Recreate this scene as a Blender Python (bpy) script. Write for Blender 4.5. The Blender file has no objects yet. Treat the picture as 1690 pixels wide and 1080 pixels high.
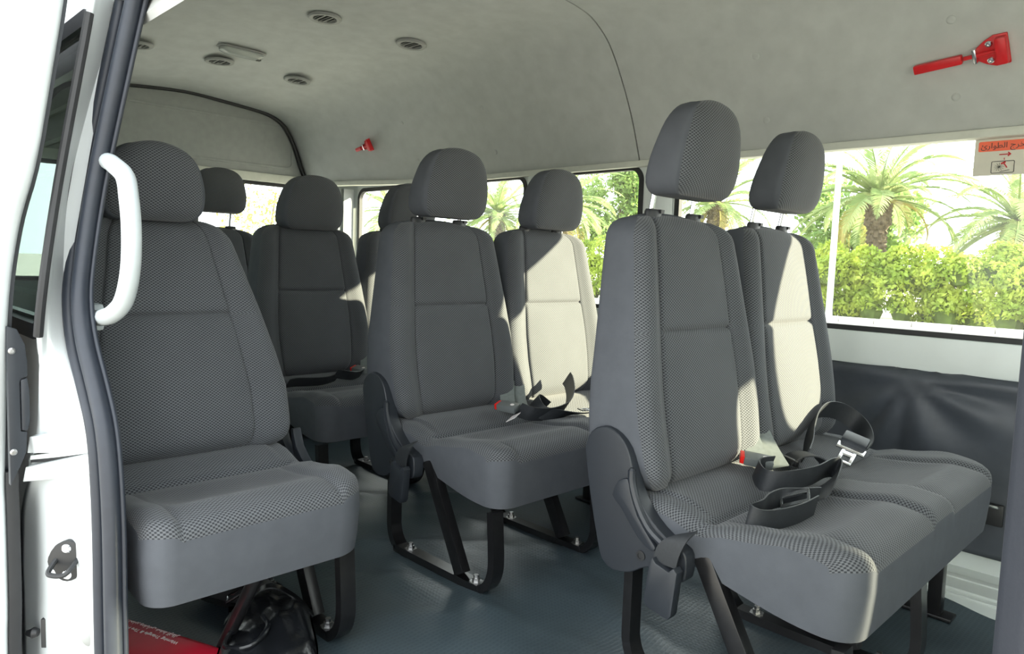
import bpy, bmesh, math, random
import numpy as np
from mathutils import Vector, Matrix
random.seed(7); rng = np.random.default_rng(7)
scene = bpy.context.scene
COL = scene.collection
PI = math.pi
def sstep(a, b, x):
    t = min(1, max(0, (x-a)/(b-a))); return t*t*(3-2*t)

# ------------------------------------------------------------------ camera
YAW, PIT, ROL, ZC, FPX = math.radians(45.2), math.radians(-5.084), math.radians(1.972), .8054, 1196.8
Fv = Vector((-math.sin(YAW)*math.cos(PIT), math.cos(YAW)*math.cos(PIT), math.sin(PIT)))
Rv = Vector((math.cos(YAW), math.sin(YAW), 0)); Uv = Rv.cross(Fv)
R2 = math.cos(ROL)*Rv + math.sin(ROL)*Uv; U2 = -math.sin(ROL)*Rv + math.cos(ROL)*Uv
cam = bpy.data.cameras.new('camera'); cam.sensor_width = 36; cam.sensor_fit = 'HORIZONTAL'
cam.lens = FPX*36/1690; cam.clip_start = .02; cam.clip_end = 400
camo = bpy.data.objects.new('camera', cam); COL.objects.link(camo)
M = Matrix((R2, U2, -Fv)).transposed().to_4x4(); M.translation = (0, 0, ZC)
camo.matrix_world = M; scene.camera = camo

# ------------------------------------------------------------------ light
w = bpy.data.worlds.new('hazy_sky'); scene.world = w; w.use_nodes = True
bg = w.node_tree.nodes['Background']; bg.inputs[0].default_value = (.93, .98, 1, 1); bg.inputs[1].default_value = 3.5
sun = bpy.data.lights.new('sun', 'SUN'); sun.energy = 24; sun.angle = math.radians(.6); sun.color = (1, .89, .64)
suno = bpy.data.objects.new('sun', sun); COL.objects.link(suno)
SUN = Vector((1.6, 1, .62)).normalized()
suno.rotation_euler = SUN.to_track_quat('Z', 'Y').to_euler(); suno.location = (3, 12, 8)
scene.view_settings.view_transform = 'Standard'; scene.view_settings.look = 'None'
scene.view_settings.gamma = 1; scene.view_settings.use_curve_mapping = False
scene.view_settings.exposure = .35

# ------------------------------------------------------------------ materials
def new_mat(name):
    m = bpy.data.materials.new(name); m.use_nodes = True
    nt = m.node_tree; return m, nt, nt.nodes['Principled BSDF']
def N(nt, t, **kw):
    n = nt.nodes.new(t)
    for k, v in kw.items(): setattr(n, k, v)
    return n
def math_n(nt, op, a, b=None):
    n = N(nt, 'ShaderNodeMath', operation=op)
    for i, s in enumerate((a, b)):
        if s is None: continue
        if isinstance(s, (int, float)): n.inputs[i].default_value = s
        else: nt.links.new(s, n.inputs[i])
    return n.outputs[0]
def plain(name, col, rough=.5, metal=0, var=.08, scale=30, bump=0, bscale=400, spec=.5, stretch=None):
    """one colour with slight unevenness and fine relief"""
    m, nt, p = new_mat(name)
    tc = N(nt, 'ShaderNodeTexCoord'); no = N(nt, 'ShaderNodeTexNoise'); no.inputs['Scale'].default_value = scale
    no.inputs['Detail'].default_value = 5
    src = tc.outputs['Object']
    if stretch:
        mp = N(nt, 'ShaderNodeMapping'); mp.inputs['Scale'].default_value = stretch
        nt.links.new(src, mp.inputs[0]); src = mp.outputs[0]
    nt.links.new(src, no.inputs['Vector'])
    cr = N(nt, 'ShaderNodeValToRGB')
    a = [max(0, c*(1-var)) for c in col]; b = [min(1, c*(1+var)) for c in col]
    cr.color_ramp.elements[0].color = (*a, 1); cr.color_ramp.elements[1].color = (*b, 1)
    cr.color_ramp.elements[0].position = .3; cr.color_ramp.elements[1].position = .7
    nt.links.new(no.outputs['Fac'], cr.inputs[0]); nt.links.new(cr.outputs[0], p.inputs['Base Color'])
    p.inputs['Roughness'].default_value = rough; p.inputs['Metallic'].default_value = metal
    p.inputs['Specular IOR Level'].default_value = spec
    if bump:
        n2 = N(nt, 'ShaderNodeTexNoise'); n2.inputs['Scale'].default_value = bscale; n2.inputs['Detail'].default_value = 3
        nt.links.new(src, n2.inputs['Vector'])
        bp = N(nt, 'ShaderNodeBump'); bp.inputs['Strength'].default_value = bump; bp.inputs['Distance'].default_value = .002
        nt.links.new(n2.outputs['Fac'], bp.inputs['Height']); nt.links.new(bp.outputs[0], p.inputs['Normal'])
    return m
def weave(name, ax_a, ax_b, pa, pb, dark, light):
    """knitted mesh fabric: rows of offset light dots on a dark ground"""
    m, nt, p = new_mat(name)
    tc = N(nt, 'ShaderNodeTexCoord'); sp = N(nt, 'ShaderNodeSeparateXYZ'); nt.links.new(tc.outputs['UV'], sp.inputs[0])
    no = N(nt, 'ShaderNodeTexNoise'); no.inputs['Scale'].default_value = 14; nt.links.new(tc.outputs['Object'], no.inputs['Vector'])
    wob = math_n(nt, 'MULTIPLY', math_n(nt, 'SUBTRACT', no.outputs['Fac'], .5), .004)
    a = math_n(nt, 'SINE', math_n(nt, 'MULTIPLY', math_n(nt, 'ADD', sp.outputs[ax_a], wob), PI/pa))
    b = math_n(nt, 'SINE', math_n(nt, 'MULTIPLY', math_n(nt, 'ADD', sp.outputs[ax_b], wob), PI/pb))
    d = math_n(nt, 'MULTIPLY', a, b)
    h = math_n(nt, 'ADD', math_n(nt, 'MULTIPLY', d, .5), .5)
    cr = N(nt, 'ShaderNodeValToRGB'); e = cr.color_ramp.elements
    e[0].position = .28; e[0].color = (*dark, 1); e[1].position = .62; e[1].color = (*light, 1)
    nt.links.new(h, cr.inputs[0])
    mx = N(nt, 'ShaderNodeMix', data_type='RGBA', blend_type='MULTIPLY'); mx.inputs[0].default_value = .35
    n3 = N(nt, 'ShaderNodeTexNoise'); n3.inputs['Scale'].default_value = 5; n3.inputs['Detail'].default_value = 4
    nt.links.new(tc.outputs['Object'], n3.inputs['Vector'])
    nt.links.new(cr.outputs[0], mx.inputs[6]); nt.links.new(n3.outputs['Fac'], mx.inputs[7])
    sc = N(nt, 'ShaderNodeMix', data_type='RGBA', blend_type='MULTIPLY'); sc.inputs[0].default_value = 1; sc.inputs[7].default_value = (1.12,)*3+(1,)
    nt.links.new(mx.outputs[2], sc.inputs[6]); nt.links.new(sc.outputs[2], p.inputs['Base Color'])
    p.inputs['Roughness'].default_value = .85; p.inputs['Specular IOR Level'].default_value = .25
    p.inputs['Sheen Weight'].default_value = .15
    bp = N(nt, 'ShaderNodeBump'); bp.inputs['Strength'].default_value = .35; bp.inputs['Distance'].default_value = .0015
    nt.links.new(h, bp.inputs['Height']); nt.links.new(bp.outputs[0], p.inputs['Normal'])
    return m
FDK, FLT = (.030, .033, .038), (.132, .140, .152)
M_WB = weave('mesh_fabric_upright', 0, 1, .0044, .0031, FDK, FLT)
M_WS = weave('mesh_fabric_flat', 0, 1, .0044, .0036, FDK, FLT)
M_SIDE = plain('smooth_grey_fabric', (.080, .087, .101), .8, var=.06, bump=.15, bscale=900, spec=.3)
M_PLA = plain('dark_grey_plastic', (.020, .024, .031), .42, var=.05, bump=.12, bscale=1500)
M_BLK = plain('black_plastic', (.018, .019, .021), .42, bump=.05)
M_LEG = plain('black_gloss_paint', (.008, .008, .009), .28, var=.3, scale=60)
M_CHR = plain('chrome', (.75, .76, .78), .18, metal=1, var=.03)
M_BOLT = plain('zinc_bolt', (.4, .4, .4), .35, metal=1, var=.15, scale=200)
M_RED = plain('red_plastic', (.60, .012, .018), .35, var=.08)
M_REDB = plain('red_button', (.85, .02, .015), .3, var=.03)
M_WHITE = plain('white_body_paint', (.60, .64, .65), .3, var=.02, scale=8)
M_CREAM = plain('white_inner_metal', (.72, .77, .76), .35, var=.05, scale=6)
M_HEAD = plain('grey_headliner_felt', (.49, .51, .50), .95, var=.06, scale=16, bump=.2, bscale=900, spec=.1)
M_HEADEDGE = plain('pale_headliner_edge', (.62, .64, .58), .7, var=.04, spec=.2)
M_TAIL = plain('grey_tailgate_board', (.34, .36, .35), .7, var=.05, spec=.3, bump=.08)
M_RUB = plain('black_rubber', (.020, .021, .023), .6, var=.1)
M_SEAL = plain('blue_grey_rubber_seal', (.018, .023, .034), .48, var=.08, scale=50)
M_BELT = plain('black_webbing', (.022, .025, .029), .55, var=.15, scale=200, bump=.1, bscale=1200)
M_BELTG = plain('grey_webbing', (.20, .225, .22), .6, var=.1, scale=100)
M_BUCK = plain('grey_buckle_shell', (.15, .165, .165), .35, var=.05)
M_HANDLE = plain('off_white_handle', (.50, .55, .57), .45, var=.03)
M_VENT = plain('grey_vent_plastic', (.30, .31, .30), .5, var=.04)
M_VENTD = plain('dark_vent_slats', (.09, .095, .09), .6)
M_LAMP = plain('frosted_lamp_cover', (.42, .45, .43), .15, var=.04)
M_BAG = plain('black_leather', (.008, .009, .011), .22, var=.3, scale=20, bump=.35, bscale=90)
M_CASE = plain('red_case_vinyl', (.55, .015, .04), .32, var=.12, scale=9)
M_TXT = plain('white_print', (.85, .80, .80), .6, var=.01)
M_STK = plain('clear_sticker_film', (.66, .64, .55), .5, var=.03)
M_STKO = plain('orange_print', (.90, .16, .08), .5, var=.02)
M_INK = plain('dark_ink', (.05, .05, .05), .6, var=.01)
M_INKR = plain('red_ink', (.55, .03, .04), .6, var=.01)
M_ALU = plain('grey_pole_paint', (.72, .76, .78), .5, var=.03)
M_GROUND = plain('pale_asphalt', (.42, .40, .37), .9, var=.15, scale=1.5)
M_KERB = plain('concrete_kerb', (.62, .60, .56), .9, var=.1, scale=5)
M_TRUNK = plain('palm_trunk_bark', (.13, .10, .07), .95, var=.5, scale=9)
def leafmat(name, c1, c2, trans=.45):
    m, nt, p = new_mat(name)
    oi = N(nt, 'ShaderNodeTexNoise'); oi.inputs['Scale'].default_value = 1.7; oi.inputs['Detail'].default_value = 6
    tc = N(nt, 'ShaderNodeTexCoord'); nt.links.new(tc.outputs['Object'], oi.inputs['Vector'])
    cr = N(nt, 'ShaderNodeValToRGB'); e = cr.color_ramp.elements
    e[0].position = .35; e[1].position = .65; e[0].color = (*c1, 1); e[1].color = (*c2, 1)
    nt.links.new(oi.outputs['Fac'], cr.inputs[0]); nt.links.new(cr.outputs[0], p.inputs['Base Color'])
    p.inputs['Roughness'].default_value = .55
    tr = N(nt, 'ShaderNodeBsdfTranslucent'); nt.links.new(cr.outputs[0], tr.inputs[0])
    mx = N(nt, 'ShaderNodeMixShader'); mx.inputs[0].default_value = trans
    out = nt.nodes['Material Output']
    nt.links.new(p.outputs[0], mx.inputs[1]); nt.links.new(tr.outputs[0], mx.inputs[2]); nt.links.new(mx.outputs[0], out.inputs[0])
    return m
M_HEDGE = leafmat('hedge_leaves', (.24, .36, .04), (.52, .60, .10), .5)
M_HCORE = plain('hedge_inner_twigs', (.10, .15, .03), .9, var=.4, scale=4)
M_PALM = leafmat('palm_leaflets', (.22, .33, .12), (.42, .48, .22))
M_PALMY = leafmat('dry_palm_leaflets', (.40, .33, .10), (.50, .45, .18))
M_TREE = leafmat('tree_leaves', (.13, .24, .06), (.30, .42, .12))
M_SHRUB = leafmat('shrub_leaves', (.20, .28, .05), (.50, .36, .12))
def glassmat(name, tint, refl, dust):
    m = bpy.data.materials.new(name); m.use_nodes = True; nt = m.node_tree; nt.nodes.clear()
    tr = N(nt, 'ShaderNodeBsdfTransparent'); tr.inputs[0].default_value = (*tint, 1)
    gl = N(nt, 'ShaderNodeBsdfGlossy'); gl.inputs['Roughness'].default_value = .02
    di = N(nt, 'ShaderNodeBsdfTranslucent'); di.inputs[0].default_value = (.9, .9, .85, 1)
    no = N(nt, 'ShaderNodeTexNoise'); no.inputs['Scale'].default_value = 3
    tc = N(nt, 'ShaderNodeTexCoord'); nt.links.new(tc.outputs['Object'], no.inputs['Vector'])
    lw = N(nt, 'ShaderNodeLayerWeight'); lw.inputs[0].default_value = .5
    fr = math_n(nt, 'ADD', math_n(nt, 'MULTIPLY', math_n(nt, 'POWER', lw.outputs['Facing'], 5), .8), refl)
    m1 = N(nt, 'ShaderNodeMixShader'); nt.links.new(math_n(nt, 'MULTIPLY', no.outputs['Fac'], dust*2), m1.inputs[0])
    nt.links.new(tr.outputs[0], m1.inputs[1]); nt.links.new(di.outputs[0], m1.inputs[2])
    m2 = N(nt, 'ShaderNodeMixShader'); nt.links.new(fr, m2.inputs[0])
    nt.links.new(m1.outputs[0], m2.inputs[1]); nt.links.new(gl.outputs[0], m2.inputs[2])
    o = N(nt, 'ShaderNodeOutputMaterial'); nt.links.new(m2.outputs[0], o.inputs[0]); return m
M_GLASS = glassmat('clear_window_glass', (.97, .99, .97), .015, .005)
M_TINT = glassmat('tinted_window_glass', (.30, .38, .35), .05, .004)
def floormat():
    m, nt, p = new_mat('ribbed_vinyl')
    tc = N(nt, 'ShaderNodeTexCoord'); sp = N(nt, 'ShaderNodeSeparateXYZ'); nt.links.new(tc.outputs['Object'], sp.inputs[0])
    a = math_n(nt, 'SINE', math_n(nt, 'MULTIPLY', sp.outputs[0], 2*PI/.011)); b = math_n(nt, 'SINE', math_n(nt, 'MULTIPLY', sp.outputs[1], 2*PI/.011))
    h = math_n(nt, 'ADD', math_n(nt, 'MULTIPLY', math_n(nt, 'MAXIMUM', a, math_n(nt, 'MULTIPLY', b, .6)), .5), .5)
    no = N(nt, 'ShaderNodeTexNoise'); no.inputs['Scale'].default_value = 4; no.inputs['Detail'].default_value = 6
    nt.links.new(tc.outputs['Object'], no.inputs['Vector'])
    cr = N(nt, 'ShaderNodeValToRGB'); e = cr.color_ramp.elements
    e[0].position = .3; e[1].position = .75; e[0].color = (.034, .050, .060, 1); e[1].color = (.072, .098, .114, 1)
    mixv = math_n(nt, 'ADD', math_n(nt, 'MULTIPLY', no.outputs['Fac'], .7), math_n(nt, 'MULTIPLY', h, .25))
    nt.links.new(mixv, cr.inputs[0]); nt.links.new(cr.outputs[0], p.inputs['Base Color'])
    p.inputs['Roughness'].default_value = .36
    bp = N(nt, 'ShaderNodeBump'); bp.inputs['Strength'].default_value = .3; bp.inputs['Distance'].default_value = .001
    nt.links.new(h, bp.inputs['Height']); nt.links.new(bp.outputs[0], p.inputs['Normal'])
    return m
M_FLOOR = floormat()
M_POST = plain('dark_padded_vinyl', (.016, .019, .027), .6, var=.06, bump=.1)
M_PANEL = plain('dark_vinyl_panel', (.058, .066, .082), .45, var=.08, bump=.06, bscale=500)

# ------------------------------------------------------------------ object helpers
def link(name, me, parent=None, loc=None, rot=None):
    o = bpy.data.objects.new(name, me); COL.objects.link(o)
    if parent: o.parent = parent
    if loc is not None: o.location = loc
    if rot is not None: o.rotation_euler = rot
    return o
def mesh(name, verts, faces, mats, smooth=True, fm=None, sharp=40):
    me = bpy.data.meshes.new(name); me.from_pydata([tuple(v) for v in verts], [], faces)
    for m in (mats if isinstance(mats, (list, tuple)) else [mats]): me.materials.append(m)
    if fm is not None: me.polygons.foreach_set('material_index', fm)
    if smooth:
        me.polygons.foreach_set('use_smooth', [True]*len(me.polygons))
        if sharp: me.set_sharp_from_angle(angle=math.radians(sharp))
    me.update(); return me
def empty(name, label, cat, loc=(0, 0, 0), rot=None, group=None):
    o = link(name, None, None, loc, rot); o.empty_display_size = .1; return tag(o, label, cat, group)
def tag(o, label, cat=None, group=None):
    o['label'] = label
    if cat: o['category'] = cat
    if group: o['group'] = group
    return o
def struct(o, label=None):
    o['kind'] = 'structure'
    if label: o['label'] = label
    return o
class MB:
    """collects simple shapes into one mesh"""
    def __init__(s): s.v = []; s.f = []
    def add(s, v, f):
        n = len(s.v); s.v += [tuple(p) for p in v]; s.f += [tuple(i+n for i in q) for q in f]; return s
    def box(s, c, d, rot=None):
        c = Vector(c); p = [Vector((x*d[0]/2, y*d[1]/2, z*d[2]/2)) for x in (-1, 1) for y in (-1, 1) for z in (-1, 1)]
        if rot is not None: p = [rot @ q for q in p]
        return s.add([c+q for q in p], [(0, 1, 3, 2), (4, 6, 7, 5), (0, 4, 5, 1), (2, 3, 7, 6), (0, 2, 6, 4), (1, 5, 7, 3)])
    def tube(s, pts, r, n=10, cap=True, closed=False):
        pts = [Vector(p) for p in pts]; rr = r if isinstance(r, (list, tuple)) else [r]*len(pts)
        rings = []; up = None
        L = len(pts)
        for i, p in enumerate(pts):
            a = pts[i-1] if (i or closed) else p; b = pts[(i+1) % L] if (i < L-1 or closed) else p
            t = (b-a).normalized()
            if up is None: up = t.orthogonal().normalized()
            up = (up - t*up.dot(t)).normalized(); bn = t.cross(up)
            rings.append([p + (up*math.cos(2*PI*k/n)+bn*math.sin(2*PI*k/n))*rr[i] for k in range(n)])
        v = [q for r_ in rings for q in r_]; f = []
        for i in range(L if closed else L-1):
            j = (i+1) % L
            for k in range(n): f.append((i*n+k, i*n+(k+1) % n, j*n+(k+1) % n, j*n+k))
        if cap and not closed: f += [tuple(range(n))[::-1], tuple((L-1)*n+k for k in range(n))]
        return s.add(v, f)
    def strip(s, pts, hw, hn, closed=False):
        """rectangular section swept along pts; hw / hn are the half-section vectors at each point"""
        v = []; f = []; L = len(pts)
        for p, a, b in zip(pts, hw, hn):
            p, a, b = Vector(p), Vector(a), Vector(b); v += [p-a-b, p+a-b, p+a+b, p-a+b]
        for i in range(L if closed else L-1):
            j = (i+1) % L
            for k in range(4): f.append((i*4+k, i*4+(k+1) % 4, j*4+(k+1) % 4, j*4+k))
        if not closed: f += [(3, 2, 1, 0), tuple((L-1)*4+k for k in range(4))]
        return s.add(v, f)
    def prism(s, poly, axis, a, b):
        """2D polygon extruded along an axis ('x','y','z')"""
        def P(q, h): return {'x': (h, q[0], q[1]), 'y': (q[0], h, q[1]), 'z': (q[0], q[1], h)}[axis]
        n = len(poly); v = [P(q, a) for q in poly]+[P(q, b) for q in poly]
        f = [tuple(range(n)), tuple(range(2*n-1, n-1, -1))]+[(i, i+n, (i+1) % n+n, (i+1) % n) for i in range(n)]
        return s.add(v, f)
    def lathe(s, prof, o, axis, n=20):
        o = Vector(o); ax = Vector(axis).normalized(); e = ax.orthogonal().normalized(); g = ax.cross(e)
        v = []; f = []
        for r, h in prof:
            for k in range(n): v.append(o+ax*h+(e*math.cos(2*PI*k/n)+g*math.sin(2*PI*k/n))*r)
        for i in range(len(prof)-1):
            for k in range(n): f.append((i*n+k, i*n+(k+1) % n, (i+1)*n+(k+1) % n, (i+1)*n+k))
        f += [tuple(range(n))[::-1], tuple((len(prof)-1)*n+k for k in range(n))]
        return s.add(v, f)
    def mesh(s, name, mat, smooth=True, sharp=35, bevel=0, seg=2):
        me = mesh(name, s.v, s.f, mat, False)
        bm = bmesh.new(); bm.from_mesh(me); bmesh.ops.recalc_face_normals(bm, faces=bm.faces)
        if bevel:
            ed = [e for e in bm.edges if len(e.link_faces) == 2 and e.calc_face_angle(0) > math.radians(30)]
            bmesh.ops.bevel(bm, geom=ed, offset=bevel, segments=seg, profile=.6, affect='EDGES', clamp_overlap=True)
        bm.to_mesh(me); bm.free()
        if smooth:
            me.polygons.foreach_set('use_smooth', [True]*len(me.polygons)); me.set_sharp_from_angle(angle=math.radians(sharp))
        return me
    def obj(s, name, mat, parent=None, loc=None, rot=None, **kw): return link(name, s.mesh(name, mat, **kw), parent, loc, rot)
def slab(us, vs, A, B, mats, rings=(), name='slab', seam_u=None):
    """closed shell: front grid A(u,v), back grid B(u,v), joined by a side band"""
    nu, nv = len(us), len(vs); V = []; Fc = []; fm = []
    for v in vs:
        for u in us: V.append(Vector(A(u, v)))
    off = nu*nv
    for v in vs:
        for u in us: V.append(Vector(B(u, v)))
    for j in range(nv-1):
        for i in range(nu-1):
            a = j*nu+i; Fc.append((a, a+1, a+nu+1, a+nu)); fm.append(1 if seam_u and abs(us[i]+us[i+1])/2 > seam_u else 0)
            Fc.append((off+a, off+a+nu, off+a+nu+1, off+a+1)); fm.append(1)
    loop = [i for i in range(nu)]+[j*nu+nu-1 for j in range(1, nv)]+[(nv-1)*nu+i for i in range(nu-2, -1, -1)]+[j*nu for j in range(nv-2, 0, -1)]
    prev = loop
    for t, push in rings:
        c = sum((V[i] for i in loop), Vector())/len(loop)
        cur = []
        for i in loop:
            p = V[i].lerp(V[i+off], t); cur.append(len(V)); V.append(p + (V[i]-c).normalized()*push)
        for k in range(len(loop)):
            l = (k+1) % len(loop); Fc.append((prev[l], prev[k], cur[k], cur[l])); fm.append(1)
        prev = cur
    cur = [i+off for i in loop]
    for k in range(len(loop)):
        l = (k+1) % len(loop); Fc.append((prev[l], prev[k], cur[k], cur[l])); fm.append(1)
    me = mesh(name, V, Fc, mats, True, fm, 50)
    # arc-length coordinates so the knit keeps its scale around curved edges
    G = np.array([tuple(p) for p in V[:off]]).reshape(nv, nu, 3); c = int(np.argmin(np.abs(np.array(us)-(us[0]+us[-1])/2)))
    du = np.linalg.norm(np.diff(G, axis=1), axis=2); U_ = np.concatenate([np.zeros((nv, 1)), np.cumsum(du, 1)], 1); U_ -= U_[:, c:c+1]
    dv = np.linalg.norm(np.diff(G[:, c], axis=0), axis=1); Vv = np.concatenate([[0], np.cumsum(dv)])
    uvv = np.zeros((len(V), 2)); uvv[:off, 0] = U_.ravel(); uvv[:off, 1] = np.repeat(Vv, nu)
    uvl = me.uv_layers.new(name='knit'); li = np.zeros(len(me.loops), dtype=np.int32); me.loops.foreach_get('vertex_index', li)
    uvl.data.foreach_set('uv', uvv[li].ravel())
    return me
def sym(l): return sorted(set([-x for x in l]+list(l)))
def plate(outer, holes, fmap, thick, name, mat):
    """flat outline with holes, mapped to 3D and given thickness"""
    bm = bmesh.new(); eds = []
    for loop in [outer]+holes:
        vs = [bm.verts.new((p[0], p[1], 0)) for p in loop]
        for i in range(len(vs)): eds.append(bm.edges.new((vs[i], vs[(i+1) % len(vs)])))
    bmesh.ops.triangle_fill(bm, edges=eds, use_beauty=True, use_dissolve=False)
    r = bmesh.ops.extrude_face_region(bm, geom=list(bm.faces))
    for v in [g for g in r['geom'] if isinstance(g, bmesh.types.BMVert)]: v.co.z = thick
    for v in bm.verts: v.co = Vector(fmap(v.co.x, v.co.y, v.co.z))
    bmesh.ops.recalc_face_normals(bm, faces=bm.faces)
    me = bpy.data.meshes.new(name); bm.to_mesh(me); bm.free(); me.materials.append(mat)
    return me
def rrect(x0, x1, z0, z1, r, n=6, skew=None):
    pts = []
    for cx, cz, a0 in ((x1-r, z1-r, 0), (x0+r, z1-r, 90), (x0+r, z0+r, 180), (x1-r, z0+r, 270)):
        for k in range(n+1):
            a = math.radians(a0+90*k/n); pts.append((cx+r*math.cos(a), cz+r*math.sin(a)))
    return pts
def dens(poly, d):
    out = []
    for i, p in enumerate(poly):
        q = poly[(i+1) % len(poly)]; n = max(1, int(math.hypot(q[0]-p[0], q[1]-p[1])/d))
        out += [(p[0]+(q[0]-p[0])*k/n, p[1]+(q[1]-p[1])*k/n) for k in range(n)]
    return out
def interp(tab, z):
    zs = [t[0] for t in tab]; return float(np.interp(z, zs, [t[1] for t in tab]))
def smooth_path(pts, n=6):
    """Catmull-Rom through 3D points"""
    P = [Vector(p) for p in pts]; out = []
    for i in range(len(P)-1):
        p0, p1, p2, p3 = P[max(0, i-1)], P[i], P[i+1], P[min(len(P)-1, i+2)]
        for k in range(n):
            t = k/n; out.append(.5*((2*p1)+(p2-p0)*t+(2*p0-5*p1+4*p2-p3)*t*t+(3*p1-p0-3*p2+p3)*t**3))
    return out+[P[-1]]

# ================================================================== SETTING
YW = 2.32                      # inner face of the wall across from the door
XR = -3.76                     # inner face of the tailgate
FARP = [(2.315, 1.20), (2.277, 1.296), (2.239, 1.379), (2.175, 1.487), (2.115, 1.57), (2.06, 1.62), (1.99, 1.658), (1.92, 1.672), (1.85, 1.679), (1.60, 1.695), (1.385, 1.70)]
REARP = [(2.07, 1.20), (2.03, 1.296), (2.0, 1.379), (1.955, 1.466), (1.915, 1.51), (1.87, 1.535), (1.83, 1.548), (1.79, 1.555), (1.73, 1.562), (1.57, 1.577), (1.385, 1.588)]
def prof(x):
    t = sstep(-2.75, -3.72, x) if x < -2.75 else 0
    t = sstep(0, 1, (-2.75-x)/.97) if x < -2.75 else 0
    half = [((1-t)*a[0]+t*b[0], (1-t)*a[1]+t*b[1]) for a, b in zip(FARP, REARP)]
    full = half+[(2*1.385-p[0], p[1]) for p in half[-2::-1]]
    return full
def ceil_mesh(xs, name):
    secs = [[tuple(q) for q in smooth_path([(0, p[0], p[1]) for p in prof(x)], 3)] for x in xs]
    n = len(secs[0]); V = []; Fc = []
    for h in (0, .012):
        for x, s in zip(xs, secs):
            for k, q in enumerate(s): V.append((x, q[1]+(q[1]-1.385)*h*.6, q[2]+h))
    o = n*len(xs)
    for i in range(len(xs)-1):
        for k in range(n-1):
            a = i*n+k; Fc.append((a, a+n, a+n+1, a+1)); Fc.append((o+a, o+a+1, o+a+n+1, o+a+n))
    for i in range(len(xs)-1):
        for k in (0, n-1): a = i*n+k; Fc.append((a, a+o, a+n+o, a+n))
    for k in range(n-1):
        for i in (0, len(xs)-1): a = i*n+k; Fc.append((a, a+1, a+1+o, a+o))
    return mesh(name, V, Fc, M_HEAD, True, None, 60)
ceiling = struct(link('ceiling', ceil_mesh([1.70, 1.0, .5, 0, -.6, -1.2, -1.666], 'ceiling')), 'grey felt headliner of the van roof')
link('headliner_panel', ceil_mesh([-1.672, -2.1, -2.5, -2.75, -2.9, -3.05, -3.2, -3.35, -3.5, -3.62, -3.70, -3.757], 'headliner_panel'), ceiling)
mb = MB(); s = smooth_path([(-1.669, p[0], p[1]) for p in prof(-1.67)], 3)
mb.strip([Vector((q[0], q[1]+.004*(1 if q[1] > 1.385 else -1), q[2]+.006)) for q in s], [(.012, 0, 0)]*len(s), [(0, 0, .002)]*len(s))
mb.obj('joint_strip', M_RUB, ceiling)
# pale lower lip of the headliner on both sides
for sg in (1,):
    mb = MB(); xs = [1.45, .5, -.5, -1.5, -2.4, -2.75, -2.9, -3.05, -3.2, -3.35, -3.5, -3.7]; pts = []
    for x in xs:
        y = prof(x)[0][0]; pts.append((x, y if sg > 0 else 2*1.385-y, 1.196))
    mb.strip([(p[0], p[1]-sg*.0, p[2]) for p in pts], [(0, .022, 0)]*len(pts), [(0, 0, .012)]*len(pts))
    mb.obj('headliner_lip', M_HEADEDGE, ceiling, bevel=.006)
def on_headliner(x, z):
    """inner point and inward normal of the far curve at height z"""
    p = prof(x)[:11]; zz = [q[1] for q in p]; y = float(np.interp(z, zz, [q[0] for q in p]))
    y2 = float(np.interp(z+.01, zz, [q[0] for q in p])); t = Vector((0, y2-y, .01)).normalized()
    return Vector((x, y, z)), Vector((0, -t.z, t.y))
mc = MB().lathe([(.011, -.001), (.011, .0015), (.009, .003), (.004, .0035)], (0, 0, 0), (0, 0, 1), 16).mesh('clip', M_HEAD)
CLIPS = [(-.605, 1.478), (-.603, 1.297), (-1.148, 1.478), (-1.148, 1.297), (-2.984, 1.469), (-2.432, 1.478), (-2.968, 1.298), (-2.435, 1.300)]
for x, z in CLIPS:
    p, n = on_headliner(x, z); o = link('clip', mc, ceiling, p); o.rotation_euler = n.to_track_quat('Z', 'Y').to_euler()

# floor
def floor_far(x):   # wavy cut edge of the vinyl near the front bench
    if x < -.86: return 2.31
    b = 2.025+.022*math.sin(x*9+1)+.012*math.sin(x*23)
    return b if x > -.76 else 2.31+(b-2.31)*sstep(-.86, -.76, x)
xs = np.linspace(-3.75, 1.70, 260); ys = np.linspace(0, 1, 60); V = []; Fc = []
def fold(x, y):
    h = 0
    for (cx, cy, a, ln, wd, am) in FOLDS:
        dx, dy = x-cx, y-cy; u = dx*math.cos(a)+dy*math.sin(a); v = -dx*math.sin(a)+dy*math.cos(a)
        h += am*math.exp(-(u/ln)**2-(v/wd)**2)
    return h
FOLDS = [(random.uniform(-2.4, -.4), random.uniform(.6, 1.6), random.uniform(-.5, .9), random.uniform(.12, .4), random.uniform(.012, .03), random.uniform(.003, .009)) for _ in range(70)]
for x in xs:
    for t in ys:
        y = .345+t*(floor_far(x)-.345); V.append((x, y, fold(x, y)))
n = len(ys)
for i in range(len(xs)-1):
    for k in range(n-1): a = i*n+k; Fc.append((a, a+n, a+n+1, a+1))
floor = struct(link('floor', mesh('floor', V, Fc, M_FLOOR, True, None, 0)), 'dark blue-grey ribbed vinyl covering the van floor')
mb = MB().box((-1.025, 1.335, -.035), (5.45, 1.99, .05)); mb.obj('floor_pan', M_CREAM, floor)
mb = MB()
for y, d in ((2.10, .006), (2.135, .010), (2.235, .005)): mb.box((0.2, y, -.008), (2.0, .012 if y < 2.2 else .03, d))
mb.obj('floor_rib', M_CREAM, floor, bevel=.002)

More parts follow.
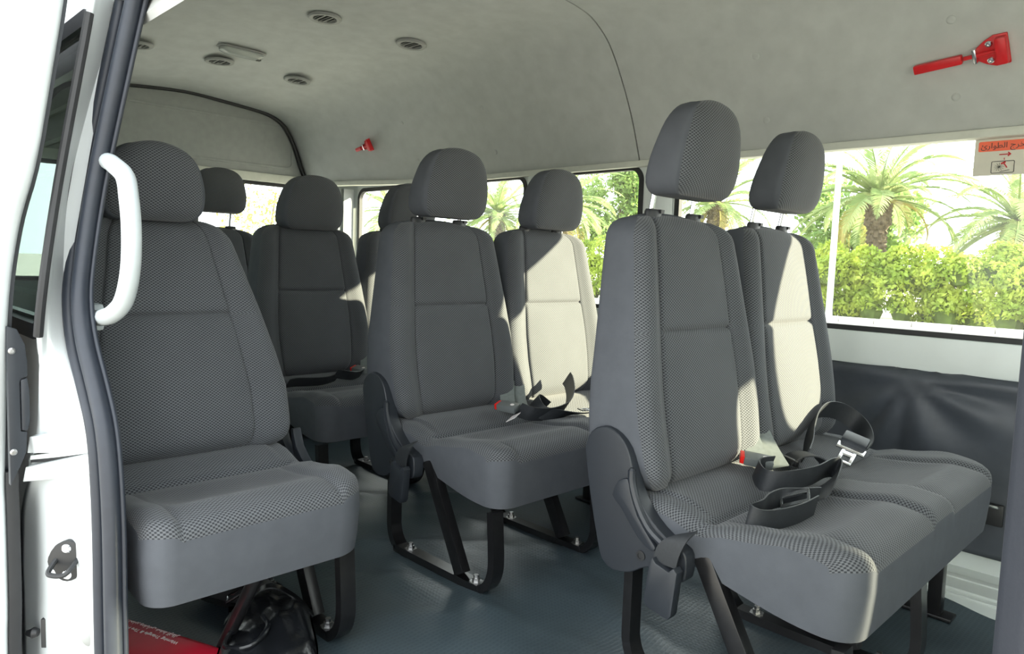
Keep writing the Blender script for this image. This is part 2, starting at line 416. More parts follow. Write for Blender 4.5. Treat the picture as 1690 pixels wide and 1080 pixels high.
# far wall with its windows
WIN = [(-1.50, -.27, .635, 1.205, .07), (-2.085, -1.655, .635, 1.19, .055), (-3.615, -2.275, .635, 1.19, .055), (-.20, .29, .70, 1.20, .08), (.42, .64, .83, 1.06, .06), (1.38, 1.48, .66, 1.10, .04)]  # those after the rear side window are unseen, sized to shape the sun patches
outer = dens([(-3.78, -.05), (1.70, -.05), (1.70, 1.26), (-3.78, 1.26)], .3)
def wloop(q, d=0):
    x0, x1, z0, z1, r = q[0]+d, q[1]-d, q[2]+d, q[3]-d, q[4]-d*.5
    rf, rzt, rzb = (.12, .10, .13) if q[1] == WIN[0][1] else (.36, .25, .22) if q[1] == WIN[3][1] else (r, r, r)      # rounded front ends; the unseen window's curve is cut for the sun patch
    pts = []
    for cx, cz, rx, rz, a0 in ((x1-rf, z1-rzt, rf, rzt, 0), (x0+r, z1-r, r, r, 90), (x0+r, z0+r, r, r, 180), (x1-rf, z0+rzb, rf, rzb, 270)):
        for k in range(13):
            a = math.radians(a0+90*k/12); pts.append((cx+rx*math.cos(a), cz+rz*math.sin(a)))
    return pts
holes = [wloop(q) for q in WIN]
wall_far = struct(link('wall_far', plate(outer, holes, lambda a, b, c: (a, YW+c, b), .035, 'wall_far', M_CREAM)), 'white metal side wall across from the sliding door')
mb = MB().box((-1.03, YW-.006, .583), (5.45, .018, .10)); mb.obj('sill_beam', M_CREAM, wall_far, bevel=.006)
for k, q in enumerate(WIN):
    loop = wloop(q, .004); mb = MB()
    c = ((q[0]+q[1])/2, (q[2]+q[3])/2)
    hw = []
    for i, p in enumerate(loop):
        a, b = loop[i-1], loop[(i+1) % len(loop)]; t = Vector((b[0]-a[0], 0, b[1]-a[1])).normalized(); hw.append(Vector((-t.z, 0, t.x))*.010)
    mb.strip([(p[0], YW+.006, p[1]) for p in loop], hw, [(0, .011, 0)]*len(loop), True)
    o = mb.obj('window_%d' % (k+1 if k < 4 else k+3), M_RUB); struct(o, ['large window pane behind the front bench', 'narrow middle window behind the second bench', 'long rear side window by the last rows', 'unseen window ahead of the front bench, shaped for the sun patch on its backrest', 'unseen small window opening, sized for a sun patch low on the front bench', 'unseen narrow window opening, added to let sun onto the front cushion corner'][k])
    lp = wloop(q, .010)
    MB().prism(lp, 'y', YW+.012, YW+.017).obj('pane', M_GLASS, o, smooth=False)
# wrinkled vinyl cover on the lower wall
V = []; Fc = []; xs = np.linspace(-3.74, 1.69, 300); zs = np.linspace(.045, .532, 36); n = len(zs)
CX, CZ = -.66, .50
for x in xs:
    for z in zs:
        dx, dz = x-CX, z-CZ; r = math.hypot(dx, dz); th = math.atan2(dz, dx)
        d = .008*math.sin(th*9+1.3*math.sin(th*3))*math.exp(-((r-.16)/.13)**2)
        d += .004*math.sin(x*14+z*9)*math.exp(-((z-.3)/.2)**2)
        e = max(0, 1-(.532-z)/.02); d -= .010*e*e
        V.append((x, YW-.020-d, z))
for i in range(len(xs)-1):
    for k in range(n-1): a = i*n+k; Fc.append((a, a+1, a+n+1, a+n))
trim = struct(link('trim_1', mesh('trim_1', V, Fc, M_PANEL, True, None, 0)), 'dark grey vinyl cover stretched over the lower wall')
m_ = trim.modifiers.new('thickness', 'SOLIDIFY'); m_.thickness = .008; m_.offset = -1
# roof shell and front end so the cabin is closed
mb = MB().box((-1.02, 1.385, 1.76), (5.5, 2.0, .03)); rs = struct(mb.obj('trim_2', M_WHITE), 'white roof skin above the headliner')
for y in (2.345, .43):
    MB().box((-1.02, y, 1.50), (5.5, .02, .52)).obj('roof_side', M_WHITE, rs)
wf = plate(dens([(.33, -.05), (2.36, -.05), (2.36, 1.76), (.33, 1.76)], .4), [rrect(.50, 2.20, .62, 1.42, .1)], lambda a, b, c: (1.71+c, a, b), .03, 'wall_front', M_CREAM)
wfo = struct(link('wall_front', wf), 'cab bulkhead with the windscreen')
MB().prism(rrect(.51, 2.19, .63, 1.41, .1), 'x', 1.72, 1.725).obj('window_pane', M_GLASS, wfo, smooth=False)

# tailgate (rear wall)
wr = plate(dens([(.40, -.05), (2.33, -.05), (2.33, 1.72), (.40, 1.72)], .4), [rrect(.62, 2.02, .66, 1.185, .07)], lambda a, b, c: (XR-c, a, b), .03, 'wall_rear', M_CREAM)
wall_rear = struct(link('wall_rear', wr), 'tailgate end wall of the van')
loop = rrect(.625, 2.015, .665, 1.18, .07); mb = MB()
mb.tube([(XR+.004, p[0], p[1]) for p in loop], .010, 6, closed=True)
w5 = struct(mb.obj('window_5', M_RUB), 'tailgate window')
MB().prism(rrect(.63, 2.01, .67, 1.175, .065), 'x', XR-.017, XR-.012).obj('pane', M_GLASS, w5, smooth=False)
# grey upper tailgate board with a stepped field, framed by the black weather strip
arch = [(p[0]-.016 if p[0] > 1.385 else p[0]+.016, p[1]-.008) for p in prof(-3.72)]
arch = [(q[1], q[2]) for q in smooth_path([(0, a, b) for a, b in arch], 3)]
bd = [(a, b) for a, b in arch]
MB().prism(bd, 'x', XR+.002, XR+.02).obj('upper_board', M_TAIL, wall_rear, bevel=.003)
fld = rrect(.80, 1.97, 1.275, 1.50, .03)
def bx(p): return (XR+.021, p[0], p[1])
mb = MB(); hw = []
for i, p in enumerate(fld):
    a, b = fld[i-1], fld[(i+1) % len(fld)]; t = Vector((0, b[0]-a[0], b[1]-a[1])).normalized(); hw.append(Vector((0, -t.z, t.y))*.006)
mb.strip([bx(p) for p in fld], hw, [(.003, 0, 0)]*len(fld), True); mb.obj('board_step', M_TAIL, wall_rear, bevel=.002)
MB().tube([(XR+.03, a*1.0, b+.006) for a, b in arch], .011, 8).obj('weather_strip', M_RUB, wall_rear)
MB().prism([(.55, 1.19), (2.07, 1.19), (2.05, 1.235), (.57, 1.235)], 'x', XR+.018, XR+.034).obj('lower_lip', M_HEADEDGE, wall_rear, bevel=.005)
# corner pillar between tailgate and far side window
mb = MB(); pts = [(-3.75, 2.05), (-3.72, 2.12), (-3.70, 2.20), (-3.68, 2.27), (-3.655, 2.305), (-3.63, 2.318), (-3.63, 2.34), (-3.77, 2.34), (-3.77, 2.05)]
mb.prism(pts, 'z', .0, 1.22); tp = struct(mb.obj('trim_3', M_CREAM, bevel=.004), 'pale rear corner post beside the long side window')
MB().tube([(-3.685, 2.235, .05), (-3.685, 2.235, 1.19)], .010, 8).obj('bead', M_CREAM, tp)
MB().prism([(-3.675, 2.255), (-3.655, 2.245), (-3.64, 2.30), (-3.66, 2.31)], 'z', .05, 1.19).obj('post_flange', M_WHITE, tp)
# white posts between the far windows get a slim cover with shoulder belt slot
for x0, x1 in ((-2.262, -2.10), (-1.64, -1.515)):
    o = MB().prism([(x0, YW-.006), (x0+.03, YW-.02), (x1-.03, YW-.02), (x1, YW-.006), (x1, YW+.005), (x0, YW+.005)], 'z', .66, 1.19).obj('post_cover', M_CREAM, wall_far, bevel=.003)

# ================================================================== SEATS
HWT = [(.32, .180), (.36, .200), (.42, .217), (.50, .226), (.58, .225), (.68, .212), (.78, .197), (.86, .186), (1.0, .180)]
HWA = [(.32, .215), (.36, .232), (.42, .243), (.50, .245), (.58, .230), (.68, .205), (.78, .176), (.86, .156), (1.0, .150)]
def backrest_mesh(zt=.918, zb=.362, zseam=.677, name='backrest', tab=HWT, rec=.17):
    us = sym([0, .1, .2, .3, .4, .5, .56, .60, .62, .632, .64, .648, .66, .69, .74, .79, .83, .87, .90, .93, .955, .975, .99, 1])
    r = .055
    vs_z = sorted(set([zb+k*.0 for k in (0,)]+[zb, zb+.003, zb+.008, zb+.016, zb+.027, zb+.038, zb+.05]+list(np.linspace(zb+.07, zseam-.03, 13))+[zseam-.015, zseam-.009, zseam-.005, zseam-.002, zseam, zseam+.002, zseam+.005, zseam+.009, zseam+.016]+list(np.linspace(zseam+.035, zt-.06, 9))+[zt-.05, zt-.04, zt-.03, zt-.021, zt-.014, zt-.008, zt-.003, zt]))
    k = (zt-.33)/(.918-.33)
    def hwf(z):
        h = interp(tab, z)
        d = z-(zt-r)
        if d > 0: h = h-r+math.sqrt(max(0, r*r-d*d))
        d = (zb+.05)-z
        if d > 0: h -= .05-math.sqrt(max(0, .0025-d*d))
        return h
    def rnd(de, rr): 
        de = max(0, de)
        return rr*(1-math.sqrt(max(0, 1-(1-de/rr)**2))) if de < rr else 0
    def base(u, z):
        hw = hwf(z); y = u*hw; a = abs(u)
        xf = .048+(zseam-z)*rec
        return hw, y, a, xf
    def A(u, z):
        hw, y, a, xf = base(u, z)
        xf += .014*sstep(.66, .84, a)
        if a < .64:
            lo = math.sin(PI*min(1, max(0, (z-zb)/(zseam-zb)))); up = math.sin(PI*min(1, max(0, (z-zseam)/(zt-zseam))))
            xf += (1-(a/.64)**2)*(.012*lo+.006*up) + .003*(lo**.3+up**.3)
            xf -= .008*math.exp(-((z-zseam)/.006)**2)
        xf -= .005*math.exp(-((a-.64)/.014)**2)*(sstep(zt, zt-.03, z) if False else 1)
        xf -= max(rnd(hw-abs(y), .030), rnd(zt-z, .035), rnd(z-zb, .04)) if False else (rnd(hw-abs(y), .026)**2+rnd(zt-z, .045)**2+rnd(z-zb, .062)**2)**.5
        return (xf, y, z-.010*u*u*sstep(zt-.12, zt, z))
    def B(u, z):
        hw, y, a, xf = base(u, z)
        xb = -.066-.010*sstep(.6, .9, z)-max(0, z-.5)*(rec-.17)
        xb += (rnd(hw-abs(y), .02)**2+rnd(zt-z, .03)**2)**.5
        xb = min(xb, A(u, z)[0]-.012)
        return (xb, y, z-.010*u*u*sstep(zt-.12, zt, z))
    return slab(us, vs_z, A, B, [M_WB, M_SIDE], [(.04, .0008), (.5, .004)], name)
def headrest_mesh(h=.188, w=.119, name='headrest'):
    us = sym([0, .15, .3, .45, .58, .68, .75, .80, .83, .86, .9, .94, .97, .99, 1]); vs = [0, .006, .02, .045, .08, .13, .2, .3, .4, .5, .6, .7, .78, .85, .9, .94, .97, .985, .995, 1]
    def out(v):
        # half-width over height: wide low, drawn in to a flat rounded top
        hw = w*(1.02-.20*sstep(.35, 1.0, v)-.03*sstep(.3, 0, v)); z = v*h
        rt, rb = .055, .038
        d = z-(h-rt)
        if d > 0: hw = hw-rt+math.sqrt(max(0, rt*rt-d*d))
        d = rb-z
        if d > 0: hw = hw-rb+math.sqrt(max(0, rb*rb-d*d))
        return hw, z
    def q(u, v, s, c):
        hw, z = out(v); y = u*hw
        e = min(1, math.hypot(abs(u)**2.2*1.0, abs(2*v-1)**2.6)); k = math.sqrt(max(0, 1-min(1, e)**2.4)) if e < 1 else 0
        ex = abs(u)**3; ev = abs(2*v-1)**3.2
        k = (max(0, 1-ex)*max(0, 1-ev))**.45
        x = c*(.40+.60*k)
        if s < 0: x *= 1.12-.80*v
        if s > 0: x -= .0035*math.exp(-((abs(u)-.91)/.02)**2)
        return (.025+s*x+.020*(v-.3), y, z+.008*(1-u*u)*sstep(.7, 1, v))
    return slab(us, vs, lambda u, v: q(u, v, 1, .062), lambda u, v: q(u, v, -1, .060), [M_WB, M_SIDE], [(.5, .0015)], name, .915)
def cushion_mesh(y0, y1, centres, zb_r=.262, name='cushion', rf=(.05, .10)):
    X0, X1 = .035, .482
    ys = [y0, y0+.002, y0+.006, y0+.012, y0+.02, y0+.03, y0+.045]
    ys += [y1-(a-y0) for a in ys]
    for c in centres:
        for s in (-1, 1): ys += [c+s*k for k in (.135, .143, .148, .152, .157, .165, .18)]
        ys += list(np.linspace(c-.12, c+.12, 9))
    ys = sorted(set(round(y, 4) for y in ys)); ys = [y for i, y in enumerate(ys) if i == 0 or y-ys[i-1] > .0015]
    if len(centres) > 1: ys = sorted(ys+[(centres[0]+centres[1])/2])
    vs = [0, .06, .12, .18, .24, .30, .345, .365, .375, .383, .391, .40, .42, .47, .53, .6, .66, .71, .755, .785, .80, .812, .825, .85, .88, .905, .93, .95, .965, .978, .988, .996, 1]
    def xf(y):
        x = X1
        for e, r, s in ((y0, rf[0], 1), (y1, rf[1], -1)):
            d = r-(y-e)*s
            if d > 0: x = min(x, X1-r+math.sqrt(max(0, r*r-d*d)))
        return x
    def rnd(de, rr):
        de = max(0, de); return rr*(1-math.sqrt(max(0, 1-(1-de/rr)**2))) if de < rr else 0
    def A(y, v):
        x = X0+v*(xf(y)-X0); X = X0+v*(X1-X0); c = min(centres, key=lambda q: abs(q-y)); dl = abs(y-c)
        z = .338+.012*sstep(.2, .4, X)
        roll = .030*sstep(.225, .12, X); z += roll*(1 if dl < .17 else .75)
        z -= .009*math.exp(-((X-.208)/.006)**2)*(dl < .19)
        inn = sstep(.152, .10, dl)                                     # dished insert
        z += -.010*sstep(.22, .30, X)*sstep(.43, .36, X)*inn + .016*math.exp(-((X-.405)/.05)**2)*(.55+.45*inn)
        z += .010*sstep(.14, .17, dl)*sstep(.22, .27, X)*(1-.0*inn)
        z -= .0045*math.exp(-((dl-.15)/.004)**2)*sstep(.20, .26, X)
        z += .004; z -= (rnd(y-y0, .022)**2+rnd(y1-y, .022)**2+rnd((1-v)*(xf(y)-X0), .026)**2)**.5
        return (x, y, z)
    def B(y, v):
        x = X0+v*(xf(y)-X0); f = .9+.1*1
        zb = zb_r+(.208-zb_r)*sstep(.1, 1, v)
        return (X0+(x-X0)*.985, (y0+y1)/2+(y-(y0+y1)/2)*.985, zb+.012*sstep(.04, 0, min(y-y0, y1-y, (1-v)*.45)))
    return slab(ys, vs, A, B, [M_WS, M_SIDE], [(.03, .0006), (.3, .004), (.75, .003)], name)
ME_BACK = backrest_mesh(); ME_BACKA = backrest_mesh(.885, .362, .667, 'backrest', HWA, .32)
ME_HEAD = headrest_mesh(); ME_HEADA = headrest_mesh(.160, .106)
ME_CUSH = cushion_mesh(-.43, .465, (-.215, .22))
ME_CUSHA = cushion_mesh(-.19, .235, (.015,), rf=(.045, .075))
mb = MB().lathe([(.0055, 0), (.0055, .14)], (0, 0, 0), (.18, 0, 1), 10); ME_POST = mb.mesh('headrest_post', M_CHR)
def guide_mesh():
    o = []
    for s, z in ((1.0, -.012), (1.0, .004), (.88, .009), (.5, .010)):
        o.append([(math.cos(a)*.013*s, math.sin(a)*.025*s, z) for a in [2*PI*k/20 for k in range(20)]])
    v = [p for r in o for p in r]; f = []
    for i in range(3): f += [(i*20+k, i*20+(k+1) % 20, (i+1)*20+(k+1) % 20, (i+1)*20+k) for k in range(20)]
    f += [tuple(range(20))[::-1], tuple(range(60, 80))]
    mb = MB().add(v, f); mb.box((.010, .012, .006), (.012, .012, .008)); return mb.mesh('headrest_guide', M_BLK)
ME_GUIDE = guide_mesh()
def frame_mesh(zt1=.285, zt2=.214):
    """bent box-section loop: rear leg, floor rail, front leg"""
    path = [(.052, zt1), (.052, .10), (.054, .065), (.063, .038), (.080, .020), (.105, .013), (.39, .013), (.425, .018), (.447, .034), (.460, .060), (.464, .10), (.455, zt2)]
    pts = smooth_path([(p[0], 0, p[1]) for p in path], 3); hn = []
    for i in range(len(pts)):
        t = (pts[min(i+1, len(pts)-1)]-pts[max(0, i-1)]).normalized(); hn.append(Vector((-t.z, 0, t.x))*.010)
    return MB().strip(pts, [(0, .0175, 0)]*len(pts), hn).mesh('leg_frame', M_LEG, sharp=50)
ME_FRAME = frame_mesh()
a, b = Vector((.205, 0, .285)), Vector((.345, 0, .026)); d = (b-a).normalized()
ME_BRACE = MB().strip([a, b], [(0, .013, 0)]*2, [Vector((-d.z, 0, d.x))*.018]*2).mesh('brace', M_LEG, bevel=.002)
ME_BOLT = MB().lathe([(.017, 0), (.017, .002), (.010, .0022), (.010, .010), (.0065, .0105), (.0065, .018)], (0, 0, 0), (0, 0, 1), 6).mesh('bolt', M_BOLT, sharp=20)
# recliner side shield
COVER = [(-.062, .440), (-.055, .466), (-.035, .486), (-.008, .492), (.020, .482), (.042, .458), (.054, .425), (.066, .385), (.090, .348), (.120, .322), (.150, .306), (.176, .296), (.182, .275), (.180, .245), (.165, .236), (.140, .240), (.110, .246), (.085, .236), (.060, .220), (.020, .212), (-.008, .226), (-.022, .262), (-.045, .35)]
cv = smooth_path([(p[0], 0, p[1]) for p in COVER+COVER[:1]], 2)[:-1]
ME_COVER = MB().prism([(p.x, p.z) for p in cv], 'y', -.020, .012).mesh('recliner_cover', M_PLA, bevel=.009, seg=3)
LEV = [(.030, .395), (.052, .405), (.060, .380), (.078, .340), (.108, .305), (.122, .290), (.112, .282), (.080, .300), (.040, .345), (.018, .365)]
ME_LEVER = MB().prism([(p.x, p.z) for p in smooth_path([(a, 0, b) for a, b in LEV+LEV[:1]], 2)[:-1]], 'y', -.030, -.014).mesh('recline_lever', M_PLA, bevel=.006, seg=2)
RIM = smooth_path([(.056, 0, .425), (.058, 0, .395), (.074, 0, .355), (.102, 0, .318), (.140, 0, .296)], 4)
ME_RIM = MB().tube([(p.x, -.021, p.z) for p in RIM], [.004]+[.008]*(len(RIM)-2)+[.004], 8).mesh('cover_ridge', M_PLA)
ME_HOLE = MB().lathe([(.010, 0), (.010, .002), (.006, .0022), (.006, .0005)], (0, 0, 0), (0, -1, 0), 14).mesh('cover_screw', M_BLK)
# outer belt strap with hanging buckle
def ribbon(pts, wv, t=.0014, n=5):
    P = smooth_path(pts, n); Wv = smooth_path(wv, n); hw = []; hn = []
    for i in range(len(P)):
        tg = (P[min(i+1, len(P)-1)]-P[max(0, i-1)]); tg = tg.normalized() if tg.length > 1e-9 else Vector((1, 0, 0))
        a = Wv[i]; hw.append(a); nn = tg.cross(a); nn = nn.normalized() if nn.length > 1e-9 else Vector((0, 0, 1)); hn.append(nn*t)
    return MB().strip(P, hw, hn)
def hang_mesh():
    return ribbon([(.155, -.030, .300), (.140, -.040, .285), (.128, -.043, .262), (.122, -.043, .235)], [(.022, 0, .010), (.024, 0, .006), (.024, 0, 0), (.024, 0, 0)]).mesh('anchor_strap', M_BELT)
ME_HANG = hang_mesh()
ME_HBUCK = MB().prism([(.097, .236), (.104, .246), (.110, .238), (.138, .230), (.148, .240), (.156, .232), (.148, .152), (.142, .142), (.098, .150), (.088, .158)], 'y', -.056, -.034).mesh('hanging_buckle', M_PLA, bevel=.003)
def seat_unit(root, yc, me_back, me_head, zt, raise_, dx=0, dy=0):
    b = link('backrest', me_back, root, (0, yc, 0))
    for s in (-1, 1): link('headrest_guide', ME_GUIDE, b, (-.028+dx, s*.078, zt-.001), (0, .1, 0))
    h = link('headrest', me_head, root, (-.012+dx, yc+dy, zt+.006+raise_))
    for s in (-1, 1): link('headrest_post', ME_POST, h, (-.016-.18*(raise_+.02), s*.078, -raise_-.02))
    return b, h
def make_bench(x, label, raises, group='two-seat benches along the far wall'):
    r = empty('bench_seat', label, 'bench seat', (x, 1.58, 0), group=group)
    link('cushion', ME_CUSH, r)
    for yc, rz in zip((-.22, .22), raises): seat_unit(r, yc, ME_BACK, ME_HEAD, .918, rz)
    c = link('recliner_cover', ME_COVER, r, (.012, -.441, 0)); link('recline_lever', ME_LEVER, c); link('cover_ridge', ME_RIM, c)
    link('cover_screw', ME_HOLE, c, (.085, -.0205, .262))
    link('anchor_strap', ME_HANG, r, (.040, -.438, .036)); link('hanging_buckle', ME_HBUCK, r, (.040, -.438, .036))
    for y in (-.417, -.035):
        f = link('leg_frame', ME_FRAME, r, (0, y, 0)); link('brace', ME_BRACE, f)
        for bx_ in (.131, .396): link('bolt', ME_BOLT, f, (bx_, 0, .022))
    # wall-side support under the window end of the cushion
    MB().box((.27, .33, .235), (.36, .03, .03)).box((.40, .33, .115), (.03, .03, .23)).box((.14, .33, .115), (.03, .03, .23)).box((.27, .33, .006), (.34, .05, .008)).obj('side_support', M_LEG, r, bevel=.002)
    return r
ROWS = (-.857, -1.662, -2.460)
b1 = make_bench(ROWS[0], 'two-seat grey bench nearest the door, in front of the large window', (.030, .034))
b2 = make_bench(ROWS[1], 'middle two-seat grey bench, half sunlit, right behind the front bench', (.004, -.006))
b3 = make_bench(ROWS[2], 'third two-seat grey bench in deep shade, behind the middle bench', (-.024, -.010))

# --- lap belts lying on the benches (local to the bench)
def buckle(root, loc, rot, blue=True):
    """square push-button buckle"""
    m = MB().box((0, 0, 0), (.062, .036, .020)).mesh('buckle', M_BUCK, bevel=.004)
    k = link('buckle', m, root, loc, rot)
    MB().box((-.033, 0, 0), (.012, .030, .017)).obj('release_button', M_REDB, k, bevel=.002)
    MB().lathe([(.006, 0), (.006, .0008)], (.014, 0, .010), (0, 0, 1), 14).obj('buckle_dot', M_TXT, k)
    return k
def tongue(root, loc, rot, k_=1.25):
    m = MB().box((.012, 0, .003), (.034, .046, .016)).mesh('tongue', M_PLA, bevel=.004)
    k = link('tongue', m, root, loc, rot); k.scale = (k_,)*3
    MB().box((-.014, 0, 0), (.022, .050, .003)).box((-.046, .010, 0), (.044, .006, .003)).box((-.046, -.010, 0), (.044, .006, .003)).box((-.066, 0, 0), (.008, .026, .003)).box((-.036, 0, 0), (.016, .022, .003)).obj('latch_plate', M_CHR, k, bevel=.0008)
    return k
def belt(root, name, pts, wv, mat=None): return ribbon(pts, wv).obj(name, mat or M_BELT, root)
Z2 = lambda k: [(0, 0, .021)]*k
# front bench: buckle, tangle of webbing, adjuster, tongue and the standing loop by the wall
belt(b1, 'buckle_strap', [(.02, .012, .50), (.06, -.012, .45), (.10, -.045, .412), (.135, -.075, .388)], [(.014, .016, .004)]*4, M_BELTG)
belt(b1, 'buckle_strap', [(.03, .040, .50), (.075, .020, .445), (.125, -.015, .402), (.170, -.055, .378)], [(.014, .016, .004)]*4, M_BELTG)
buckle(b1, (.138, -.092, .392), (.25, .12, .55))
belt(b1, 'belt_webbing', [(.165, -.085, .385), (.150, -.125, .382), (.185, -.165, .374), (.225, -.150, .378), (.255, -.085, .384), (.258, -.015, .388), (.266, .012, .386), (.278, -.010, .380), (.283, -.075, .372), (.290, -.130, .364), (.302, -.185, .362)], [(.006, .004, .022)]*8+[(.016, .006, .012), (.020, .004, .006), (.018, .006, .010)])
belt(b1, 'belt_webbing', [(.302, -.165, .368), (.285, -.215, .372), (.262, -.245, .372), (.262, -.30, .374), (.272, -.35, .374), (.268, -.385, .372), (.288, -.380, .366), (.305, -.34, .364), (.316, -.28, .364), (.318, -.215, .366)], [(.004, 0, .020)]*10)
MB().box((0, 0, 0), (.010, .055, .005)).box((.026, 0, 0), (.008, .055, .005)).box((.013, .026, 0), (.032, .005, .005)).box((.013, -.026, 0), (.032, .005, .005)).obj('slider', M_CHR, b1, (.285, -.235, .384), (.5, .5, -1.1), bevel=.001)
belt(b1, 'belt_webbing', [(.150, .018, .372), (.165, .040, .388), (.195, .060, .392), (.225, .052, .380), (.240, .030, .372)], [(.026, -.026, .004)]*5)
MB().box((0, 0, 0), (.060, .010, .014)).obj('adjuster_bar', M_BLK, b1, (.158, .012, .380), (.0, .1, -.35), bevel=.003)
belt(b1, 'belt_loop', [(.165, .085, .375), (.145, .150, .385), (.125, .205, .410), (.110, .265, .436), (.105, .335, .448), (.120, .400, .438), (.155, .425, .412), (.195, .385, .392), (.220, .310, .384), (.226, .245, .382)], [(.010, .004, .022)]*8+[(.020, .0, .012), (.023, 0, .004)])
tongue(b1, (.236, .185, .402), (.30, -.30, PI/2+.12))
# middle bench
belt(b2, 'buckle_strap', [(.02, .030, .50), (.06, .0, .45), (.10, -.04, .41), (.150, -.085, .385)], [(.012, .018, .004)]*4, M_BELTG)
belt(b2, 'buckle_strap', [(.03, .055, .49), (.075, .025, .44), (.13, -.02, .395), (.19, -.07, .378)], [(.012, .018, .004)]*4, M_BELTG)
buckle(b2, (.190, -.122, .388), (.25, .05, .25))
belt(b2, 'belt_webbing', [(.21, -.10, .382), (.25, -.085, .374), (.275, -.03, .372), (.27, .04, .384), (.235, .10, .408), (.19, .145, .432), (.165, .16, .445)], [(.012, .004, .020)]*7)
belt(b2, 'belt_webbing', [(.20, .03, .372), (.19, .0, .395), (.215, -.04, .400), (.26, -.06, .380), (.285, -.02, .368), (.30, .05, .366), (.315, .10, .366), (.325, .14, .368)], [(.010, .010, .016)]*5+[(.020, 0, .006)]*3)
tongue(b2, (.33, .15, .372), (0, .05, PI/2-.35))
MB().box((.0, 0, 0), (.03, .045, .0015)).obj('paper_tag', M_TXT, b2, (.245, -.155, .372), (.2, -.5, .3))
# third bench
belt(b3, 'buckle_strap', [(.03, .02, .49), (.08, -.01, .44), (.14, -.05, .40), (.17, -.07, .385)], [(.012, .016, .004)]*4, M_BELTG)
buckle(b3, (.168, -.090, .388), (.25, .05, .3))
belt(b3, 'belt_webbing', [(.19, -.10, .380), (.21, -.14, .376), (.235, -.19, .385), (.225, -.23, .392), (.205, -.21, .378), (.225, -.27, .372), (.235, -.33, .374), (.225, -.385, .376), (.215, -.41, .372)], [(.012, .004, .016)]*9)

VX = [(-2.511, 1.451), (-2.473, 1.823), (-3.238, 1.358), (-3.22, 1.72), (-3.21, 1.014), (-3.09, 1.392)]   # vents, then dome lamp
# ---- single seat by the door
A_ = empty('single_seat', 'single grey seat with white grab bar in front, by the door pillar', 'seat', (-1.675, .575, 0))
link('cushion', ME_CUSHA, A_); seat_unit(A_, 0, ME_BACKA, ME_HEADA, .885, -.022, -.032, -.018)
f = link('leg_frame', ME_FRAME, A_, (-.03, .205, 0)); link('brace', ME_BRACE, f)
for bx_ in (.131, .396): link('bolt', ME_BOLT, f, (bx_, 0, .022))
MB().tube([(.455, .012, .235), (.31, -.012, .0)], .013, 12).obj('fold_strut', M_LEG, A_)
MB().box((.25, 0, .25), (.36, .36, .02)).obj('seat_pan', M_LEG, A_, bevel=.003)
c = smooth_path([(-.02, 0, .47), (.0, 0, .485), (.018, 0, .47), (.022, 0, .42), (.045, 0, .36), (.10, 0, .31), (.06, 0, .29), (.0, 0, .30), (-.02, 0, .40), (-.02, 0, .47)], 2)[:-1]
cc = MB().prism([(p.x+.025, p.z) for p in c], 'y', .250, .272).obj('recliner_cover', M_PLA, A_, bevel=.006)
c = smooth_path([(.055, 0, .385), (.068, 0, .39), (.085, 0, .35), (.125, 0, .318), (.12, 0, .308), (.075, 0, .325), (.055, 0, .385)], 2)[:-1]
MB().prism([(p.x+.030, p.z) for p in c], 'y', .262, .284).obj('recline_lever', M_PLA, cc, bevel=.003)

# ---- rear bench against the tailgate
rb = empty('rear_bench', 'grey rear bench with one raised headrest before the tailgate window', 'bench seat', (-3.27, 1.355, 0))
for yc, rz in ((-.44, -.012), (0, .058), (.44, -.012)):
    seat_unit(rb, yc, ME_BACK, ME_HEAD, .918, rz)
link('cushion', ME_CUSH, rb, (0, .22, 0)); link('cushion', ME_CUSHA, rb, (0, -.46, 0))
MB().box((.25, .0, .12), (.34, 1.25, .22)).obj('seat_box', M_LEG, rb, bevel=.01)
MB().box((-.045, 0, .60), (.05, 1.25, .56)).obj('back_filler', M_SIDE, rb, bevel=.02)

# ================================================================== DOORWAY
def lean(z): return max(0, z-.70)*.17
SEAL_I = [(-1.335, .446, 1.264), (-1.352, .439, 1.226), (-1.382, .41, 1.055), (-1.402, .386, .91), (-1.392, .364, .784), (-1.366, .352, .714), (-1.335, .35, .655), (-1.273, .35, .583), (-1.228, .35, .513), (-1.205, .35, .392), (-1.202, .35, .245), (-1.20, .35, .10), (-1.20, .35, -.05)]
SEAL_O = [(-1.45, .44, 1.30), (-1.458, .433, 1.248), (-1.484, .40, 1.055), (-1.500, .374, .903), (-1.478, .35, .761), (-1.456, .341, .708), (-1.431, .34, .635), (-1.371, .34, .569), (-1.316, .34, .497), (-1.296, .34, .369), (-1.295, .34, .214), (-1.293, .34, .08), (-1.293, .34, -.06)]
JAMB_L = [(-1.404, .388, 1.30), (-1.411, .374, 1.192), (-1.420, .327, .915), (-1.400, .296, .732), (-1.423, .29, .608), (-1.447, .29, .499), (-1.52, .29, .393), (-1.595, .29, .309), (-1.617, .29, .206), (-1.618, .29, .109), (-1.615, .29, -.06)]
def at_z(tab, z):
    t = sorted(tab, key=lambda p: p[2]); zs = [p[2] for p in t]
    return Vector((np.interp(z, zs, [p[0] for p in t]), np.interp(z, zs, [p[1] for p in t]), z))
def sm(tab, n=5): return smooth_path(tab, n)
SI, SO, JL = sm(SEAL_I), sm(SEAL_O), sm(JAMB_L)
near = empty('door_pillar', 'white painted door pillar with latch striker, left of the doorway', 'pillar', (-1.4, .34, -.05))
near.matrix_basis = Matrix.Translation((-1.4, .34, -.05))
OFF = Vector((-1.4, .34, -.05))
def rel(p): return Vector(p)-OFF
zs = [1.30-k*(1.36/90) for k in range(91)]
NS = 15
V = []; Fc = []
